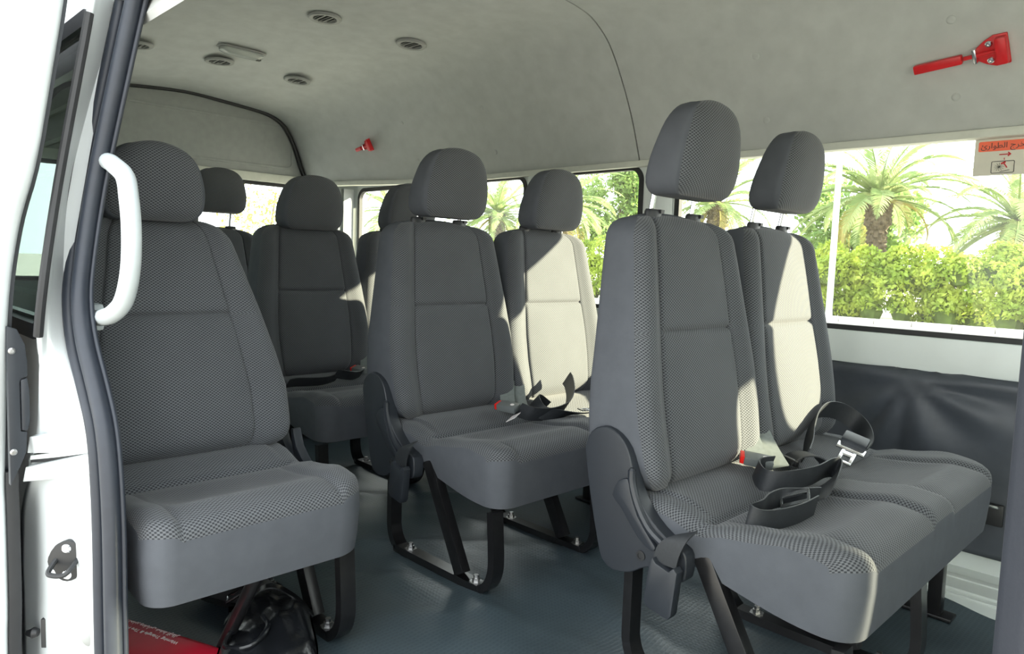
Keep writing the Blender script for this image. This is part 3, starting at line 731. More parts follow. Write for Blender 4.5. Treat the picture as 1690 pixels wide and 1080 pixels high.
for z in zs:
    a, b = at_z(JL, z), at_z(SO, z); t = b-a; nrm = Vector((.75, -.66, 0))
    for k in range(NS):
        s = k/(NS-1); p = a+t*s
        g = 0
        # pressed grooves running up the outer flange
        g -= .006*math.exp(-((s-.16)/.05)**2); g += .002*math.exp(-((s-.28)/.06)**2)
        up = sstep(.60, .66, z); g += up*(.010*sstep(.25, .45, s)*sstep(1.0, .8, s)-.004*math.exp(-((s-.34)/.07)**2))
        dn = sstep(.50, .52, z)*sstep(.63, .60, z); g += dn*.012*math.sin(PI*min(1, max(0, (s-.15)/.85)))**.6
        lo = sstep(.44, .40, z); g += lo*.008*sstep(.30, .42, s)
        V.append(rel(p+nrm*g))
for i in range(len(zs)-1):
    for k in range(NS-1): a = i*NS+k; Fc.append((a, a+1, a+NS+1, a+NS))
me = mesh('pillar_face', V, Fc, M_WHITE, True, None, 60)
pf = link('pillar_face', me, near); md = pf.modifiers.new('thickness', 'SOLIDIFY'); md.thickness = .01; md.offset = 1
# sliding door centre rail: two lips with the dark slot between them
def band(z0, z1, sl, name, proud, mat):
    V = []; Fc = []; n = 14
    for k in range(n):
        s = k/(n-1)
        for dz in (0, 1):
            z = (z1 if dz else z0); zc = z+sl*(s-.5)
            a, b = at_z(JL, z), at_z(SO, z); p = a.lerp(b, -.04+1.06*s); p.z = z+sl*(s-.5)
            nrm = Vector((.75, -.66, 0)); V += [rel(p+nrm*(proud+.003*math.sin(PI*s))), rel(p-nrm*.004)]
    for k in range(n-1):
        o = k*4; q = o+4
        Fc += [(o, q, q+2, o+2), (o+1, o+3, q+3, q+1), (o, o+1, q+1, q), (o+2, q+2, q+3, o+3)]
    Fc += [(0, 2, 3, 1), ((n-1)*4, (n-1)*4+1, (n-1)*4+3, (n-1)*4+2)]
    return link(name, mesh(name, V, Fc, mat, True, None, 40), near)
band(.462, .494, .030, 'rail_lip', .016, M_WHITE); band(.415, .447, .055, 'rail_lip', .018, M_WHITE)
band(.446, .463, .045, 'rail_slot', .004, M_RUB); band(.452, .461, .043, 'rail_inner', .007, M_CREAM)
# rubber seal: outer bead, groove, inner trim lip
def between(z, s): return at_z(SO, z).lerp(at_z(SI, z), s)
zz = [1.30-k*(1.36/80) for k in range(81)]
for nm, s0, rad in (('seal_bead', .16, .0105), ('seal_groove', .42, .005), ('seal_lip', .70, .0145)):
    pts = [rel(between(z, s0)+Vector((.004, -.004, 0))) for z in zz]
    MB().tube(pts, rad, 12).obj(nm, M_SEAL if nm != 'seal_groove' else M_RUB, near)
V = []; Fc = []
for z in zz:
    for s in (-.02, .3, .6, .95): V.append(rel(between(z, s)+Vector((-.006, .008, 0))))
for i in range(len(zz)-1):
    for k in range(3): a = i*4+k; Fc.append((a, a+1, a+5, a+4))
o = link('seal_web', mesh('seal_web', V, Fc, M_SEAL, True, None, 0), near); md = o.modifiers.new('thickness', 'SOLIDIFY'); md.thickness = .006; md.offset = 0
MB().tube([rel(at_z(JL, z)+Vector((.000, -.004, 0))) for z in np.linspace(1.20, .655, 40)], .0075, 8).obj('glass_gasket', M_RUB, near)
# striker: black plate, two screws, wire loop
SP = Vector((-1.388, .328, .274)); nrm = Vector((.78, -.62, .0)).normalized(); ex = Vector((.62, .78, 0)).normalized()
rotm = Matrix((ex, Vector((0, 0, 1)).cross(ex) * -1, Vector((0, 0, 1)))).transposed()
st = empty('door_striker', 'black latch striker with wire loop and two screws on the white pillar', 'latch', SP)
ol = smooth_path([(0, 0, .040), (.016, 0, .034), (.024, 0, .016), (.025, 0, -.004), (.020, 0, -.018), (.012, 0, -.034), (0, 0, -.040), (-.012, 0, -.034), (-.018, 0, -.018), (-.026, 0, -.008), (-.026, 0, .008), (-.016, 0, .030), (0, 0, .040)], 2)[:-1]
def stp(x, d, z): return ex*x+nrm*d+Vector((0, 0, z))
n = len(ol); v = [stp(p.x*1.15, .016, p.z*.9) for p in ol]+[stp(p.x*1.15, .027, p.z*.9) for p in ol]
MB().add(v, [tuple(range(n)), tuple(range(2*n-1, n-1, -1))]+[(i, (i+1) % n, (i+1) % n+n, i+n) for i in range(n)]).obj('striker_plate', M_BLK, st, bevel=.002)
MB().tube(smooth_path([stp(.017, .022, .004), stp(.015, .045, -.006), stp(.006, .052, -.014), stp(-.012, .052, -.014), stp(-.020, .046, -.010), stp(-.017, .022, .004)], 4), .0042, 8).obj('wire_loop', M_BLK, st)
for z in (.022, -.024): MB().lathe([(.008, .024), (.008, .028), (.006, .030), (.003, .0305), (.003, .029)], stp(0, 0, z)-Vector((0, 0, 0)), nrm, 16).obj('screw', M_CHR, st)
# small rubber stop and round screw lower down
sp2 = empty('door_stop', 'small black rubber door stop low on the white pillar', 'door stop', (-1.53, .312, .085))
MB().box(stp(.012, .020, .01), (.012, .02, .055), rotm).obj('stop_bracket', M_BLK, sp2, bevel=.002)
MB().lathe([(.007, .0), (.010, .008), (.005, .020)], stp(-.006, .015, .005), -ex, 12).obj('stop_bumper', M_BLK, sp2)
s3 = tag(MB().lathe([(.015, 0), (.015, .003), (.010, .007), (.004, .008)], stp(0, .004, 0), nrm, 18).obj('screw_cover', M_VENT, None, (-1.322, .337, .150)), 'round grey screw cover beside the rubber seal, low on the pillar', 'screw')
# grab handle on the pillar
gh = empty('grab_handle', 'white curved grab handle beside the single seat', 'handle', (-1.31, .385, .70))
hp = smooth_path([(-1.47, .405, .965), (-1.40, .395, .955), (-1.335, .385, .943), (-1.265, .38, .920), (-1.222, .372, .885), (-1.205, .37, .835), (-1.212, .37, .775), (-1.245, .37, .725), (-1.30, .37, .700), (-1.37, .375, .688), (-1.45, .385, .68)], 5)
MB().tube([p-Vector((-1.31, .385, .70)) for p in hp], .0145, 16).obj('bar', M_HANDLE, gh)
for z, y in ((.967, .407), (.680, .387)): MB().box((-.165, y-.385, z-.70), (.03, .03, .05)).obj('handle_foot', M_HANDLE, gh, bevel=.008)
# body side behind the pillar with its quarter glass
def bs(a, b, c): return (a, .305+lean(b)+c, b)
outer = dens([(-3.78, -.35), (-1.60, -.35), (-1.60, .40), (-1.46, .52), (-1.46, 1.32), (-3.78, 1.32)], .08)
hol = dens(rrect(-2.75, -1.472, .655, 1.215, .03), .08)
wn = struct(link('wall_near', plate(outer, [hol], bs, .03, 'wall_near', M_WHITE)), 'white body side behind the door pillar')
mb = MB(); lp = hol; hw = []
for i, p in enumerate(lp):
    a, b = lp[i-1], lp[(i+1) % len(lp)]; t = Vector((b[0]-a[0], 0, b[1]-a[1])).normalized(); hw.append(Vector((-t.z, 0, t.x))*.014)
mb.strip([Vector(bs(p[0], p[1], 0)) for p in lp], hw, [(0, .008, 0)]*len(lp), True)
w6 = struct(mb.obj('window_6', M_SEAL), 'dark rubber framed side glass behind the door pillar')
V = []; Fc = []
for i, x in enumerate((-2.74, -2.1, -1.48)):
    for z in np.linspace(.66, 1.21, 12): V.append(bs(x, float(z), .004))
for i in range(2):
    for k in range(11): a = i*12+k; Fc.append((a, a+1, a+13, a+12))
link('pane', mesh('pane', V, Fc, M_TINT, True, None, 0), w6)
# inner lining of the near side behind the single seat and ahead of the doorway
outer = [(-3.74, .0), (-1.50, .0), (-1.50, 1.22), (-3.74, 1.22)]
struct(link('trim_4', plate(dens(outer, .1), [dens(rrect(-2.74, -1.53, .66, 1.18, .04), .1)], lambda a, b, c: (a, .355+lean(b)+c, b), .02, 'trim_4', M_CREAM)), 'pale inner lining behind the single seat')
outer = [(.0, -.35), (1.70, -.35), (1.70, 1.32), (.0, 1.32)]
struct(link('trim_5', plate(dens(outer, .15), [dens(rrect(.42, 1.3, .66, 1.18, .06), .1)], lambda a, b, c: (a, .305+lean(b)+c, b), .05, 'trim_5', M_WHITE)), 'white body side ahead of the doorway')
# header over the doorway
struct(MB().box((-.60, .425, 1.54), (1.30, .09, .22)).obj('trim_6', M_WHITE, None, bevel=.02), 'white header over the doorway')
struct(MB().box((-.65, .32, -.10), (1.40, .06, .16)).obj('trim_7', M_PLA, None, bevel=.01), 'dark door sill step')
# padded edge of the front door post
fp = [(-.058, .335), (-.056, .318), (-.044, .306), (-.02, .300), (.03, .302), (.05, .33), (.05, .42), (.0, .43), (-.045, .41), (-.056, .37)]
fpo = struct(MB().prism(fp, 'z', -.10, 1.34).obj('trim_8', M_POST, None, bevel=.004), 'blue-grey padded trim of the front door post')
# sliding door, pushed back along the body
dr = empty('sliding_door', 'white sliding door pushed back behind the pillar at far left', 'door', (-1.9, .22, -.35))
DO = Vector((-1.9, .22, -.35))
DE = sm([(-1.414, .344, 1.253+.05), (-1.428, .338, 1.216), (-1.418, .315, 1.081), (-1.416, .291, .941), (-1.437, .272, .851), (-1.450, .259, .76), (-1.445, .25, .669), (-1.475, .25, .521), (-1.501, .25, .398), (-1.499, .25, .332), (-1.501, .25, .165), (-1.515, .25, .058), (-1.52, .25, -.3)], 3)
V = []; Fc = []; zz = [1.30-k*(1.58/60) for k in range(61)]
sec = [(0, 0), (.012, -.006), (.016, -.018), (.012, -.034), (.002, -.046), (-.03, -.054), (-1.1, -.060), (-1.1, -.01), (-.03, 0)]
for z in zz:
    e = at_z(DE, z)
    for a, b in sec: V.append(e+Vector((a*.6, b, 0))-DO)
n = len(sec)
for i in range(len(zz)-1):
    for k in range(n): a = i*n+k; b_ = i*n+(k+1) % n; Fc.append((a, a+n, b_+n, b_))
Fc += [tuple(range(n)), tuple((len(zz)-1)*n+k for k in range(n))[::-1]]
link('door_shell', mesh('door_shell', V, Fc, M_WHITE, True, None, 50), dr)
PL = [(.247, .672), (.262, .666), (.2725, .640), (.2755, .610), (.2755, .585), (.266, .582), (.264, .575), (.264, .492), (.273, .490), (.271, .455), (.262, .432), (.247, .400)]
def pl(y, z, x=-1.437): return Vector((x, y, z))-DO
pm = MB().prism([(y-DO.y, z-DO.z) for y, z in PL], 'x', -1.452-DO.x, -1.436-DO.x)
lt = pm.obj('latch_trim', M_PLA, dr, bevel=.002)
tag(lt, 'dark plastic latch trim with recessed pull')
MB().prism([(y-DO.y, z-DO.z) for y, z in [(.265, .580), (.2745, .583), (.277, .56), (.277, .51), (.2735, .492), (.265, .494)]], 'x', -1.446-DO.x, -1.434-DO.x).obj('lock_lever', M_PLA, lt, bevel=.002)
for z in (.630, .458): MB().lathe([(.0055, 0), (.0055, .002), (.003, .004)], pl(.2535 if z > .6 else .2525, z, -1.4365), (1, 0, 0), 14).obj('screw', M_BOLT, lt)
V = []
pts = [at_z(DE, z)+Vector((-.004, .010, 0))-DO for z in np.linspace(.41, -.25, 20)]
MB().strip(pts, [(0, .010, 0)]*20, [(.010, 0, 0)]*20).obj('edge_rubber', M_RUB, dr, bevel=.003)

V = []; Fc = []
for z in zz:
    e = at_z(DE, z)
    for a in (-.012, -1.05): V.append(e+Vector((a, .002, 0))-DO); V.append(e+Vector((a, .008, 0))-DO)
for i in range(len(zz)-1):
    o = i*4
    for k, l in ((0, 1), (1, 3), (3, 2), (2, 0)): Fc.append((o+k, o+l, o+l+4, o+k+4))
il = link('inner_lining', mesh('inner_lining', V, Fc, M_PLA, True, None, 40), dr)
for z in (1.12, 1.05, .98, .72, .66):
    e = at_z(DE, z)-DO
    MB().box((e.x-.55, e.y+.009, e.z), (1.0, .004, .012)).obj('lining_rib', M_VENT, il)
# ================================================================== FITTINGS
def ceil_z(x, y):
    p = prof(x)[:21]; ys_ = [q[0] for q in p][::-1]; zs_ = [q[1] for q in p][::-1]
    return float(np.interp(y, ys_, zs_))
def vent(x, y, label, r=.062):
    z = ceil_z(x, y); dz = (ceil_z(x, y+.05)-ceil_z(x, y-.05))/.1
    e = empty('ceiling_vent', label, 'vent', (x, y, z-.002), (math.atan(dz), 0, 0), 'round ceiling vents')
    ring = [(r, 0), (r, -.006), (r*.93, -.010), (r*.72, -.009), (r*.66, -.002), (r*.66, 0)]
    v = []; f = []; n = 32
    for a, h in ring:
        for k in range(n): v.append((a*math.cos(2*PI*k/n), a*math.sin(2*PI*k/n), h))
    for i in range(len(ring)-1):
        for k in range(n): f.append((i*n+k, i*n+(k+1) % n, (i+1)*n+(k+1) % n, (i+1)*n+k))
    MB().add(v, f).obj('rim', M_VENT, e)
    MB().lathe([(r*.66, 0), (r*.66, .001)], (0, 0, -.002), (0, 0, -1), 24).obj('bowl', M_VENTD, e)
    for k in range(5):
        yy = (k-2)*r*.24; hl = math.sqrt((r*.62)**2-yy*yy)
        MB().box((0, yy, -.0055), (2*hl, r*.20, .002), Matrix.Rotation(.35, 3, 'X')).obj('slat', M_VENT if k % 2 else M_VENTD, e)
    return e
vent(VX[0][0], VX[0][1], 'round ceiling vent highest in view, nearest the door')
vent(VX[1][0], VX[1][1], 'round ceiling vent at right, above the middle bench')
vent(VX[2][0], VX[2][1], 'round ceiling vent touching the oblong dome lamp')
vent(VX[3][0], VX[3][1], 'round ceiling vent lowest in view, right of the dome lamp')
vent(VX[4][0], VX[4][1], 'round ceiling vent half hidden behind the rubber door seal')
x, y = VX[5]; z = ceil_z(x, y)
dl = empty('dome_lamp', 'oblong dome lamp on the grey ceiling', 'lamp', (x, y, z-.001), (0, 0, 0))
def pill(hx, hy, z0, z1, k=.85):
    o = rrect(-hx, hx, -hy, hy, min(hx, hy)*.9, 6); n = len(o)
    v = [(a, b, z0) for a, b in o]+[(a, b, (z0+z1)/2) for a, b in o]+[(a*k, b*k, z1) for a, b in o]
    f = [(i, (i+1) % n, (i+1) % n+n, i+n) for i in range(n)]+[(i+n, (i+1) % n+n, (i+1) % n+2*n, i+2*n) for i in range(n)]+[tuple(range(n))[::-1], tuple(range(2*n, 3*n))]
    return MB().add(v, f)
pill(.036, .105, 0, -.008).obj('lamp_base', M_VENT, dl); pill(.030, .095, -.008, -.028, .8).obj('lens', M_LAMP, dl)
MB().box((0, .075, -.028), (.02, .016, .006)).obj('switch', M_VENTD, dl, bevel=.001)
# emergency hammers in red holders on the headliner
def hammer(x, z, label, k=1.0, tilt=.1):
    p, nrm = on_headliner(x, z); e = empty('emergency_hammer', label, 'hammer', p, None, 'red emergency hammers')
    ey = nrm.cross(Vector((1, 0, 0))).normalized(); ey = ey if ey.z > 0 else -ey; exx = ey.cross(nrm)
    if exx.x < 0: exx = -exx
    mr = Matrix((exx, ey, nrm)).transposed().to_4x4(); mr.translation = p; e.matrix_basis = mr @ Matrix.Rotation(tilt, 4, 'Z') @ Matrix.Scale(k, 4)
    hd = [(.078, .039), (.046, .040), (.024, .030), (.008, .018), (-.004, .016), (-.004, -.016), (.008, -.018), (.024, -.030), (.046, -.040), (.078, -.039)]
    MB().prism(hd, 'z', .001, .010).obj('holder', M_RED, e, bevel=.003)
    MB().box((.064, 0, .018), (.026, .070, .026)).obj('hammer_head', M_RED, e, bevel=.006)
    MB().tube([(.05, 0, .016), (.0, 0, .018), (-.022, 0, .018)], .0055, 10).obj('shaft', M_RED, e)
    MB().box((-.084, 0, .018), (.118, .024, .020)).obj('grip', M_RED, e, bevel=.005)
    MB().box((.004, 0, .017), (.009, .036, .020)).obj('retaining_tape', M_CHR, e, bevel=.001)
    for y in (-.021, .021): MB().lathe([(.0085, 0), (.0085, .003), (.006, .005), (.003, .0052), (.003, .003)], (.036, y, .010), (0, 0, 1), 12).obj('screw', M_CHR, e)
    return e
hammer(-.555, 1.392, 'large red emergency hammer in its holder above the window sticker', 1.0, .09)
hammer(-3.245, 1.374, 'small distant red emergency hammer by the tailgate corner', .8, .12)
# escape sticker on the front window pane
sk = empty('window_sticker', 'emergency exit sticker with red banner on the window glass', 'sticker', (-.475, YW+.0105, 1.135))
SW, SH = .17, .098
MB().box((0, 0, 0), (SW, .0008, SH)).obj('sticker_film', M_STK, sk)
MB().prism(rrect(-.076, .046, .016, .043, .004), 'y', -.0012, -.0004).obj('banner', M_STKO, sk, smooth=False)
def text(body, size, mat, parent, loc, rot, name='lettering', align='CENTER', ext=.0002):
    cu = bpy.data.curves.new(name, 'FONT'); cu.body = body; cu.size = size; cu.align_x = align; cu.align_y = 'CENTER'; cu.extrude = ext
    t = bpy.data.objects.new(name, cu); COL.objects.link(t); t.parent = parent; t.location = loc; t.rotation_euler = rot
    cu.materials.append(mat); dg = bpy.context.evaluated_depsgraph_get(); dg.update()
    me = bpy.data.meshes.new_from_object(t.evaluated_get(dg)); o = link(name, me, parent, loc, rot)
    if not me.materials: me.materials.append(mat)
    bpy.data.objects.remove(t); return o
# visual order right-to-left, joined letter forms
AR = '\uFE89\uFEAD\uFE8D\uFEEE\uFEC4\uFEDF\uFE8D \uFE9D\uFEAE\uFEA8\uFEE3'
text(AR, .0205, M_INK, sk, (-.014, -.0016, .030), (PI/2, 0, 0))
pic = MB(); lp = rrect(-.030, .022, -.043, -.012, .003)
pic.tube([(p[0], -.0008, p[1]) for p in lp], .0009, 5, closed=True)
for a in range(0, 360, 30): pic.tube([(-.012, -.0008, -.027), (-.012+.012*math.cos(math.radians(a)), -.0008, -.027+.011*math.sin(math.radians(a)))], .0005, 4)
pic.tube([(-.010, -.0008, -.040), (.012, -.0008, -.036)], .0009, 4); pic.obj('pictogram_frame', M_INK, sk, (-.012, 0, 0))
MB().tube([(-.003, -.0009, -.016), (.006, -.0009, -.030)], .0016, 5).tube([(-.008, -.0009, -.019), (.002, -.0009, -.014)], .0022, 5).tube([(-.014, -.0009, .006), (.010, -.0009, .006)], .0014, 5).tube([(.006, -.0009, .011), (.012, -.0009, .006), (.006, -.0009, .001)], .0018, 5).tube([(-.002, -.0009, -.006), (-.001, -.0009, -.006)], .003, 6).obj('pictogram_hammer', M_INKR, sk, (-.012, 0, 0))

wb_ = empty('wall_bracket', 'small black belt bracket on the vinyl wall beside the door post', 'bracket', (-.43, YW-.03, .17))
MB().box((0, -.004, 0), (.05, .012, .06)).obj('bracket_plate', M_BLK, wb_, bevel=.004)
MB().tube(smooth_path([(-.015, -.010, .02), (-.012, -.03, .028), (.012, -.03, .028), (.015, -.010, .02)], 4), .004, 8).obj('bracket_loop', M_CHR, wb_)
# ================================================================== THINGS UNDER THE SINGLE SEAT
rc = empty('safety_case', 'red vinyl case with white print lying under the single seat', 'case', (-1.445, .447, 0), (0, 0, math.radians(22)))
us = sym([0, .3, .6, .8, .9, .96, 1]); 
def cse(s):
    def f(u, v):
        e = max(abs(u), abs(v))**6; t = .028*(1-.75*e)
        return (u*.17, v*.062, .030+s*t)
    return f
ob = link('case_body', slab(us, us, cse(1), cse(-1), [M_CASE, M_CASE], [(.5, .004)], 'case_body'), rc)
MB().tube([(-.17, -.064, .03), (.17, -.064, .03), (.173, .0, .03), (.17, .064, .03), (-.17, .064, .03)], .003, 6).obj('zip_piping', M_CASE, rc)
text('Warning Triangle & Tire Pressure Gauge', .0125, M_TXT, rc, (-.02, .018, .0592), (0, 0, PI))
text('\uFEAD\uFE8E\uFEC3\uFEF9\uFE8D \uFEC2\uFED0\uFEBF \uFEB1\uFE8E\uFEF4\uFED8\uFEE3\uFEED \uFEAE\uFEF3\uFEAC\uFEA4\uFE97 \uFE9A\uFEE0\uFE9C\uFEE3', .0125, M_TXT, rc, (-.02, .036, .0586), (-.05, 0, PI))
bg_ = empty('leather_bag', 'slumped shiny black leather bag with silver buckle under the single seat', 'bag', (-1.30, .642, 0), (0, 0, math.radians(-28)))
us = list(np.linspace(-1, 1, 25)); vs = list(np.linspace(-1, 1, 21))
def bagf(s):
    def f(u, v):
        e = (abs(u)**4+abs(v)**4)**.25; k = math.sqrt(max(0, 1-min(1, e)**3))
        wr_ = .005*math.sin(6*u+4*v)*k+.003*math.sin(11*v-4*u)*k
        return (u*.14*(1-.08*v), v*.086*(1+.05*math.sin(3*u)), .048+s*(.040*k+(wr_ if s > 0 else 0))+(.008*k*(1-u) if s > 0 else 0))
    return f
link('bag_body', slab(us, vs, bagf(1), bagf(-1), [M_BAG, M_BAG], [(.5, .003)], 'bag_body'), bg_)
MB().add(*(lambda m: (m.v, m.f))(ribbon([(-.08, -.088, .05), (-.085, -.05, .092), (-.10, 0, .110), (-.08, .05, .090), (-.075, .086, .05)], [(.011, 0, 0)]*5))).obj('bag_strap', M_BAG, bg_)
MB().tube([(-.088, -.085, .088), (-.116, -.085, .088), (-.116, -.05, .106), (-.088, -.05, .106)], .003, 6, closed=True).obj('bag_buckle', M_CHR, bg_)
MB().tube(smooth_path([(.02, -.06, .092), (.07, -.075, .078), (.10, -.03, .090), (.06, .0, .100), (.02, -.01, .104)], 5), .005, 8).obj('bag_handle', M_BAG, bg_)
sh = empty('rubber_sandal', 'dark pouch lying in the shadow beside the leather bag', 'pouch', (-1.58, .69, 0), (0, 0, .4))
us = list(np.linspace(-1, 1, 15))
def pch(s):
    def f(u, v):
        e = (abs(u)**3+abs(v)**3)**(1/3); k = math.sqrt(max(0, 1-min(1, e)**2.5)); return (u*.09, v*.06, .04+s*.035*k)
    return f
sh.name = 'dark_pouch'
link('pouch_body', slab(us, us, pch(1), pch(-1), [M_RUB, M_RUB], [(.5, .002)], 'pouch_body'), sh)
MB().tube([(-.05, -.055, .045), (-.05, .0, .078), (-.05, .055, .045)], .004, 6).obj('pouch_strap', M_BLK, sh)

# ================================================================== OUTSIDE
ZG = -.62
ground = struct(MB().box((-10, 30, ZG-.1), (300, 300, .2)).obj('ground', M_GROUND, None, smooth=False), 'pale bright road outside the van')
kb = empty('kerb', 'pale concrete kerb along the foot of the hedge', 'kerb', (-20, 22.3, ZG))
mk = MB().box((0, 0, .07), (.98, .25, .16)).mesh('kerb_stone', M_KERB, bevel=.02)
for k in range(56): link('kerb_stone', mk, kb, (-28+k*1.0, 0, 0))
def leaf_cloud(P, Nn, size, asp=.55):
    """leaf quads at points P, roughly facing Nn"""
    n = len(P); d = rng.normal(size=(n, 3)); nn = Nn*.7+d*.6; nn /= np.linalg.norm(nn, axis=1)[:, None]
    t = np.cross(nn, rng.normal(size=(n, 3))); t /= np.linalg.norm(t, axis=1)[:, None]; b = np.cross(nn, t)
    s = size*(.6+.8*rng.random((n, 1)))
    V = np.stack([P-t*s, P+b*s*asp, P+t*s, P-b*s*asp], 1).reshape(-1, 3)
    me = bpy.data.meshes.new('foliage'); me.vertices.add(4*n); me.vertices.foreach_set('co', V.ravel())
    me.loops.add(4*n); me.loops.foreach_set('vertex_index', np.arange(4*n, dtype=np.int32))
    me.polygons.add(n); me.polygons.foreach_set('loop_start', np.arange(0, 4*n, 4, dtype=np.int32)); me.polygons.foreach_set('loop_total', np.full(n, 4, dtype=np.int32))
    me.update(); me.validate(); return me
def hedge(x0, x1, label, nleaf, h0, size=.075, y0=23.55):
    e = empty('hedge', label, 'hedge', ((x0+x1)/2, y0+1.2, ZG)); L = x1-x0
    nb = int(L/.55); blobs = []
    for k in range(nb):
        for lev in range(4):
            blobs.append((x0-(x0+x1)/2+(k+.5+random.uniform(-.4, .4))*L/nb, random.uniform(-1.0, -.2) if lev < 3 else random.uniform(-.6, .5), .35+lev*h0/4.2+random.uniform(-.15, .25), random.uniform(.42, .68)))
    bl = np.array(blobs); idx = rng.integers(0, len(bl), nleaf); d = rng.normal(size=(nleaf, 3)); d /= np.linalg.norm(d, axis=1)[:, None]
    d[:, 1] = -np.abs(d[:, 1])*.9+.1*d[:, 1]; d[:, 2] = np.where(d[:, 2] < -.3, -d[:, 2], d[:, 2])
    P = bl[idx, :3]+d*bl[idx, 3:4]*(.75+.35*rng.random((nleaf, 1))); P[:, 2] = np.maximum(P[:, 2], .03)
    o = link('foliage', leaf_cloud(P, d, size), e); o.data.materials.append(M_HEDGE); o['kind'] = 'stuff'
    mb = MB()
    for x, y, z, r in blobs[::2]: mb.lathe([(r*.05, -r*.75), (r*.55, -r*.5), (r*.75, 0), (r*.55, r*.5), (r*.05, r*.75)], (x, y+.15, z if z > .75 else .28), (0, 0, 1), 7)
    mb.obj('inner_twigs', M_HCORE, e)
    return e
hedge(-10.6, -1.5, 'bright green hedge seen through the large window', 26000, 1.9)
hedge(-30, -11.6, 'green hedge continuing behind the middle window', 22000, 2.2, .09)
def frond_mesh(L, droop, seed, mat):
    r = random.Random(seed); V = []; F = []; n = 34; pts = []
    p = Vector((0, 0, 0)); a = 0.
    for k in range(n+1):
        pts.append(p.copy()); a -= droop/n*(.4+1.2*k/n); p = p+Vector((math.cos(a), 0, math.sin(a)))*(L/n)
    mb = MB(); mb.tube(pts, [.035*(1-.9*k/n) for k in range(n+1)], 5)
    for k in range(3, n+1):
        t = k/n; ll = L*.17*math.sin(PI*min(1, .12+.9*t))**.6*(1-.35*t)+.05
        tg = (pts[min(k+1, n)]-pts[k-1]).normalized()
        for s in (-1, 1):
            for sub in (0, .5):
                q = pts[k]-tg*(L/n)*sub
                d = (tg*(.62+.1*r.random())+Vector((0, s*.72, .28-.25*t+r.uniform(-.12, .12)))).normalized(); wd = Vector((0, 0, 1)).cross(d).normalized()*(.013)+Vector((0, 0, .012))
                m = q+d*ll*.55+Vector((0, 0, -.01)); e = q+d*ll+Vector((0, 0, -.06-.08*r.random()*ll))
                mb.add([q-wd*.6, q+wd*.6, m+wd, m-wd, e], [(0, 1, 2, 3), (3, 2, 4)])
    return mb.mesh('frond', mat, smooth=False)
FR = [frond_mesh(3.0, .9, 1, M_PALM), frond_mesh(3.2, 1.3, 2, M_PALM), frond_mesh(2.8, 1.6, 3, M_PALM), frond_mesh(2.7, 1.9, 4, M_PALMY)]
def palm(x, y, zc, label, seed, n=34, k=1.0, lo=-35):
    r = random.Random(seed); e = empty('palm_tree', label, 'palm', (x, y, ZG), group='date palms beyond the hedge'); h = zc-ZG
    pts = [(0, 0, h*t/14) for t in range(15)]; mb = MB()
    rad = [(.26+.05*(t % 2)+(.12 if t > 10 else 0))*k for t in range(15)]
    mb.tube(pts, rad, 12)
    for t in range(26):                                   # stubs of cut fronds
        for j in range(7):
            a = j*2*PI/7+t*.45; z = h*(t+1)/27; R_ = .27*k+(.1 if z > h*.75 else 0)
            mb.box((math.cos(a)*R_, math.sin(a)*R_, z), (.10, .12, .13), Matrix.Rotation(a, 3, 'Z') @ Matrix.Rotation(-.6, 3, 'Y'))
    mb.obj('trunk', M_TRUNK, e, smooth=False)
    for i in range(n):
        t = i/(n-1); el = math.radians(78-(78-lo)*t**.8+r.uniform(-8, 8)); az = i*2.39996+r.uniform(-.2, .2)
        me = FR[3] if t > .90 else FR[r.randrange(3)]
        o = link('frond', me, e, (0, 0, h-.1*t)); o.rotation_euler = (r.uniform(-.3, .3), -el, az); o.scale = (k*r.uniform(.85, 1.1),)*3
    return e
palm(-9.25, 27.0, 3.5, 'date palm with bare trunk in the middle of the large window', 11, 44, 1.05, -8)
palm(-5.3, 27.8, 2.7, 'date palm cut by the right edge of the large window', 12, 38, 1.05)
palm(-15.2, 26.5, 3.5, 'date palm behind the front bench headrests', 13, 34)
palm(-22.8, 26.0, 3.6, 'date palm fronds seen through the narrow middle window', 14, 34, 1.1)
palm(-28.6, 27.0, 3.4, 'date palm fronds between the middle bench headrests', 15, 36, 1.1)
palm(-30.4, 21.5, 3.2, 'date palm in the far end of the long side window', 16, 30, 1.0)
lp_ = empty('lamp_post', 'slim pale grey lamp post before the hedge', 'lamp post', (-9.1, 22.95, ZG))
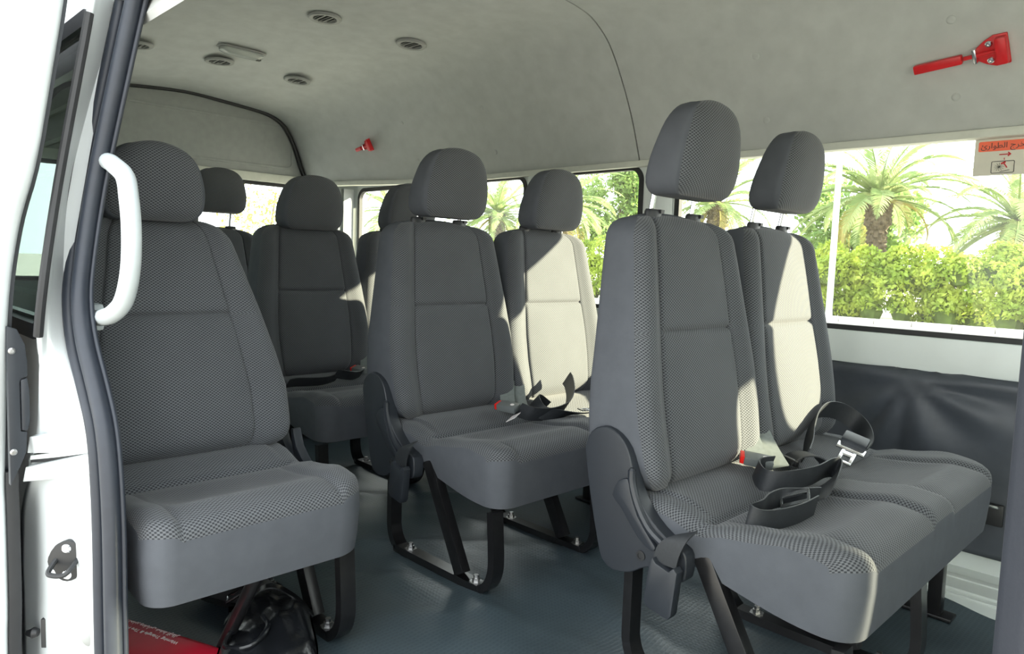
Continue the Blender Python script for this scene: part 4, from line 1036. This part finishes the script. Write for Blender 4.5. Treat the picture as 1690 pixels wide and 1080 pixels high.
MB().tube([(0, 0, 0), (0, 0, 3), (0, 0, 8)], [.10, .09, .07], 12).obj('pole', M_ALU, lp_)
MB().lathe([(.19, 0), (.19, .02), (.11, .03), (.105, .25)], (0, 0, 0), (0, 0, 1), 14).obj('base_flange', M_ALU, lp_)
MB().tube([(0, 0, 7.9), (.0, -.9, 8.2)], .04, 8).box((0, -1.2, 8.22), (.3, .7, .12)).obj('lamp_head', M_ALU, lp_)
def tree(x, y, zc, R_, label, nleaf, mat, size=.12, squash=1.0):
    e = empty('leafy_tree', label, 'tree', (x, y, ZG)); h = zc-ZG; bl = []
    for k in range(26):
        a = random.uniform(0, 2*PI); q = random.random()**.5*R_*.75; bl.append((math.cos(a)*q, math.sin(a)*q, h+random.uniform(-.8, .8)*R_*squash, R_*random.uniform(.28, .45)))
    bl = np.array(bl); idx = rng.integers(0, len(bl), nleaf); d = rng.normal(size=(nleaf, 3)); d /= np.linalg.norm(d, axis=1)[:, None]
    P = bl[idx, :3]+d*bl[idx, 3:4]*(.5+.55*rng.random((nleaf, 1))); P[:, 2] = np.maximum(P[:, 2], .05)
    o = link('foliage', leaf_cloud(P, d, size), e); o.data.materials.append(mat); o['kind'] = 'stuff'
    mb = MB().tube([(0, 0, 0), (.05, 0, h*.5), (0, .05, h)], [.16, .12, .06], 8)
    for k in range(8): b_ = bl[k]; mb.tube([(0, 0, h*.55), tuple(b_[:3])], [.06, .02], 5)
    mb.obj('trunk', M_TRUNK, e); return e
tree(-23.5, 31, 3.9, 2.4, 'round leafy tree beside the post of the middle window', 9000, M_TREE)
tree(-20.6, 10.0, 1.1, 1.6, 'yellowish shrub seen through the tailgate window', 2600, M_SHRUB, .06, 1.3)
tree(-29.5, 15.0, .9, 1.5, 'distant leafy tree behind the tailgate window', 2500, M_TREE, .1)
tree(-3.0, 36, 3.2, 3.2, 'hazy leafy tree far behind the right-hand palm', 9000, M_TREE, .16)
tree(-13.5, 37, 2.6, 3.0, 'hazy leafy tree far behind the central palm', 8000, M_TREE, .16)
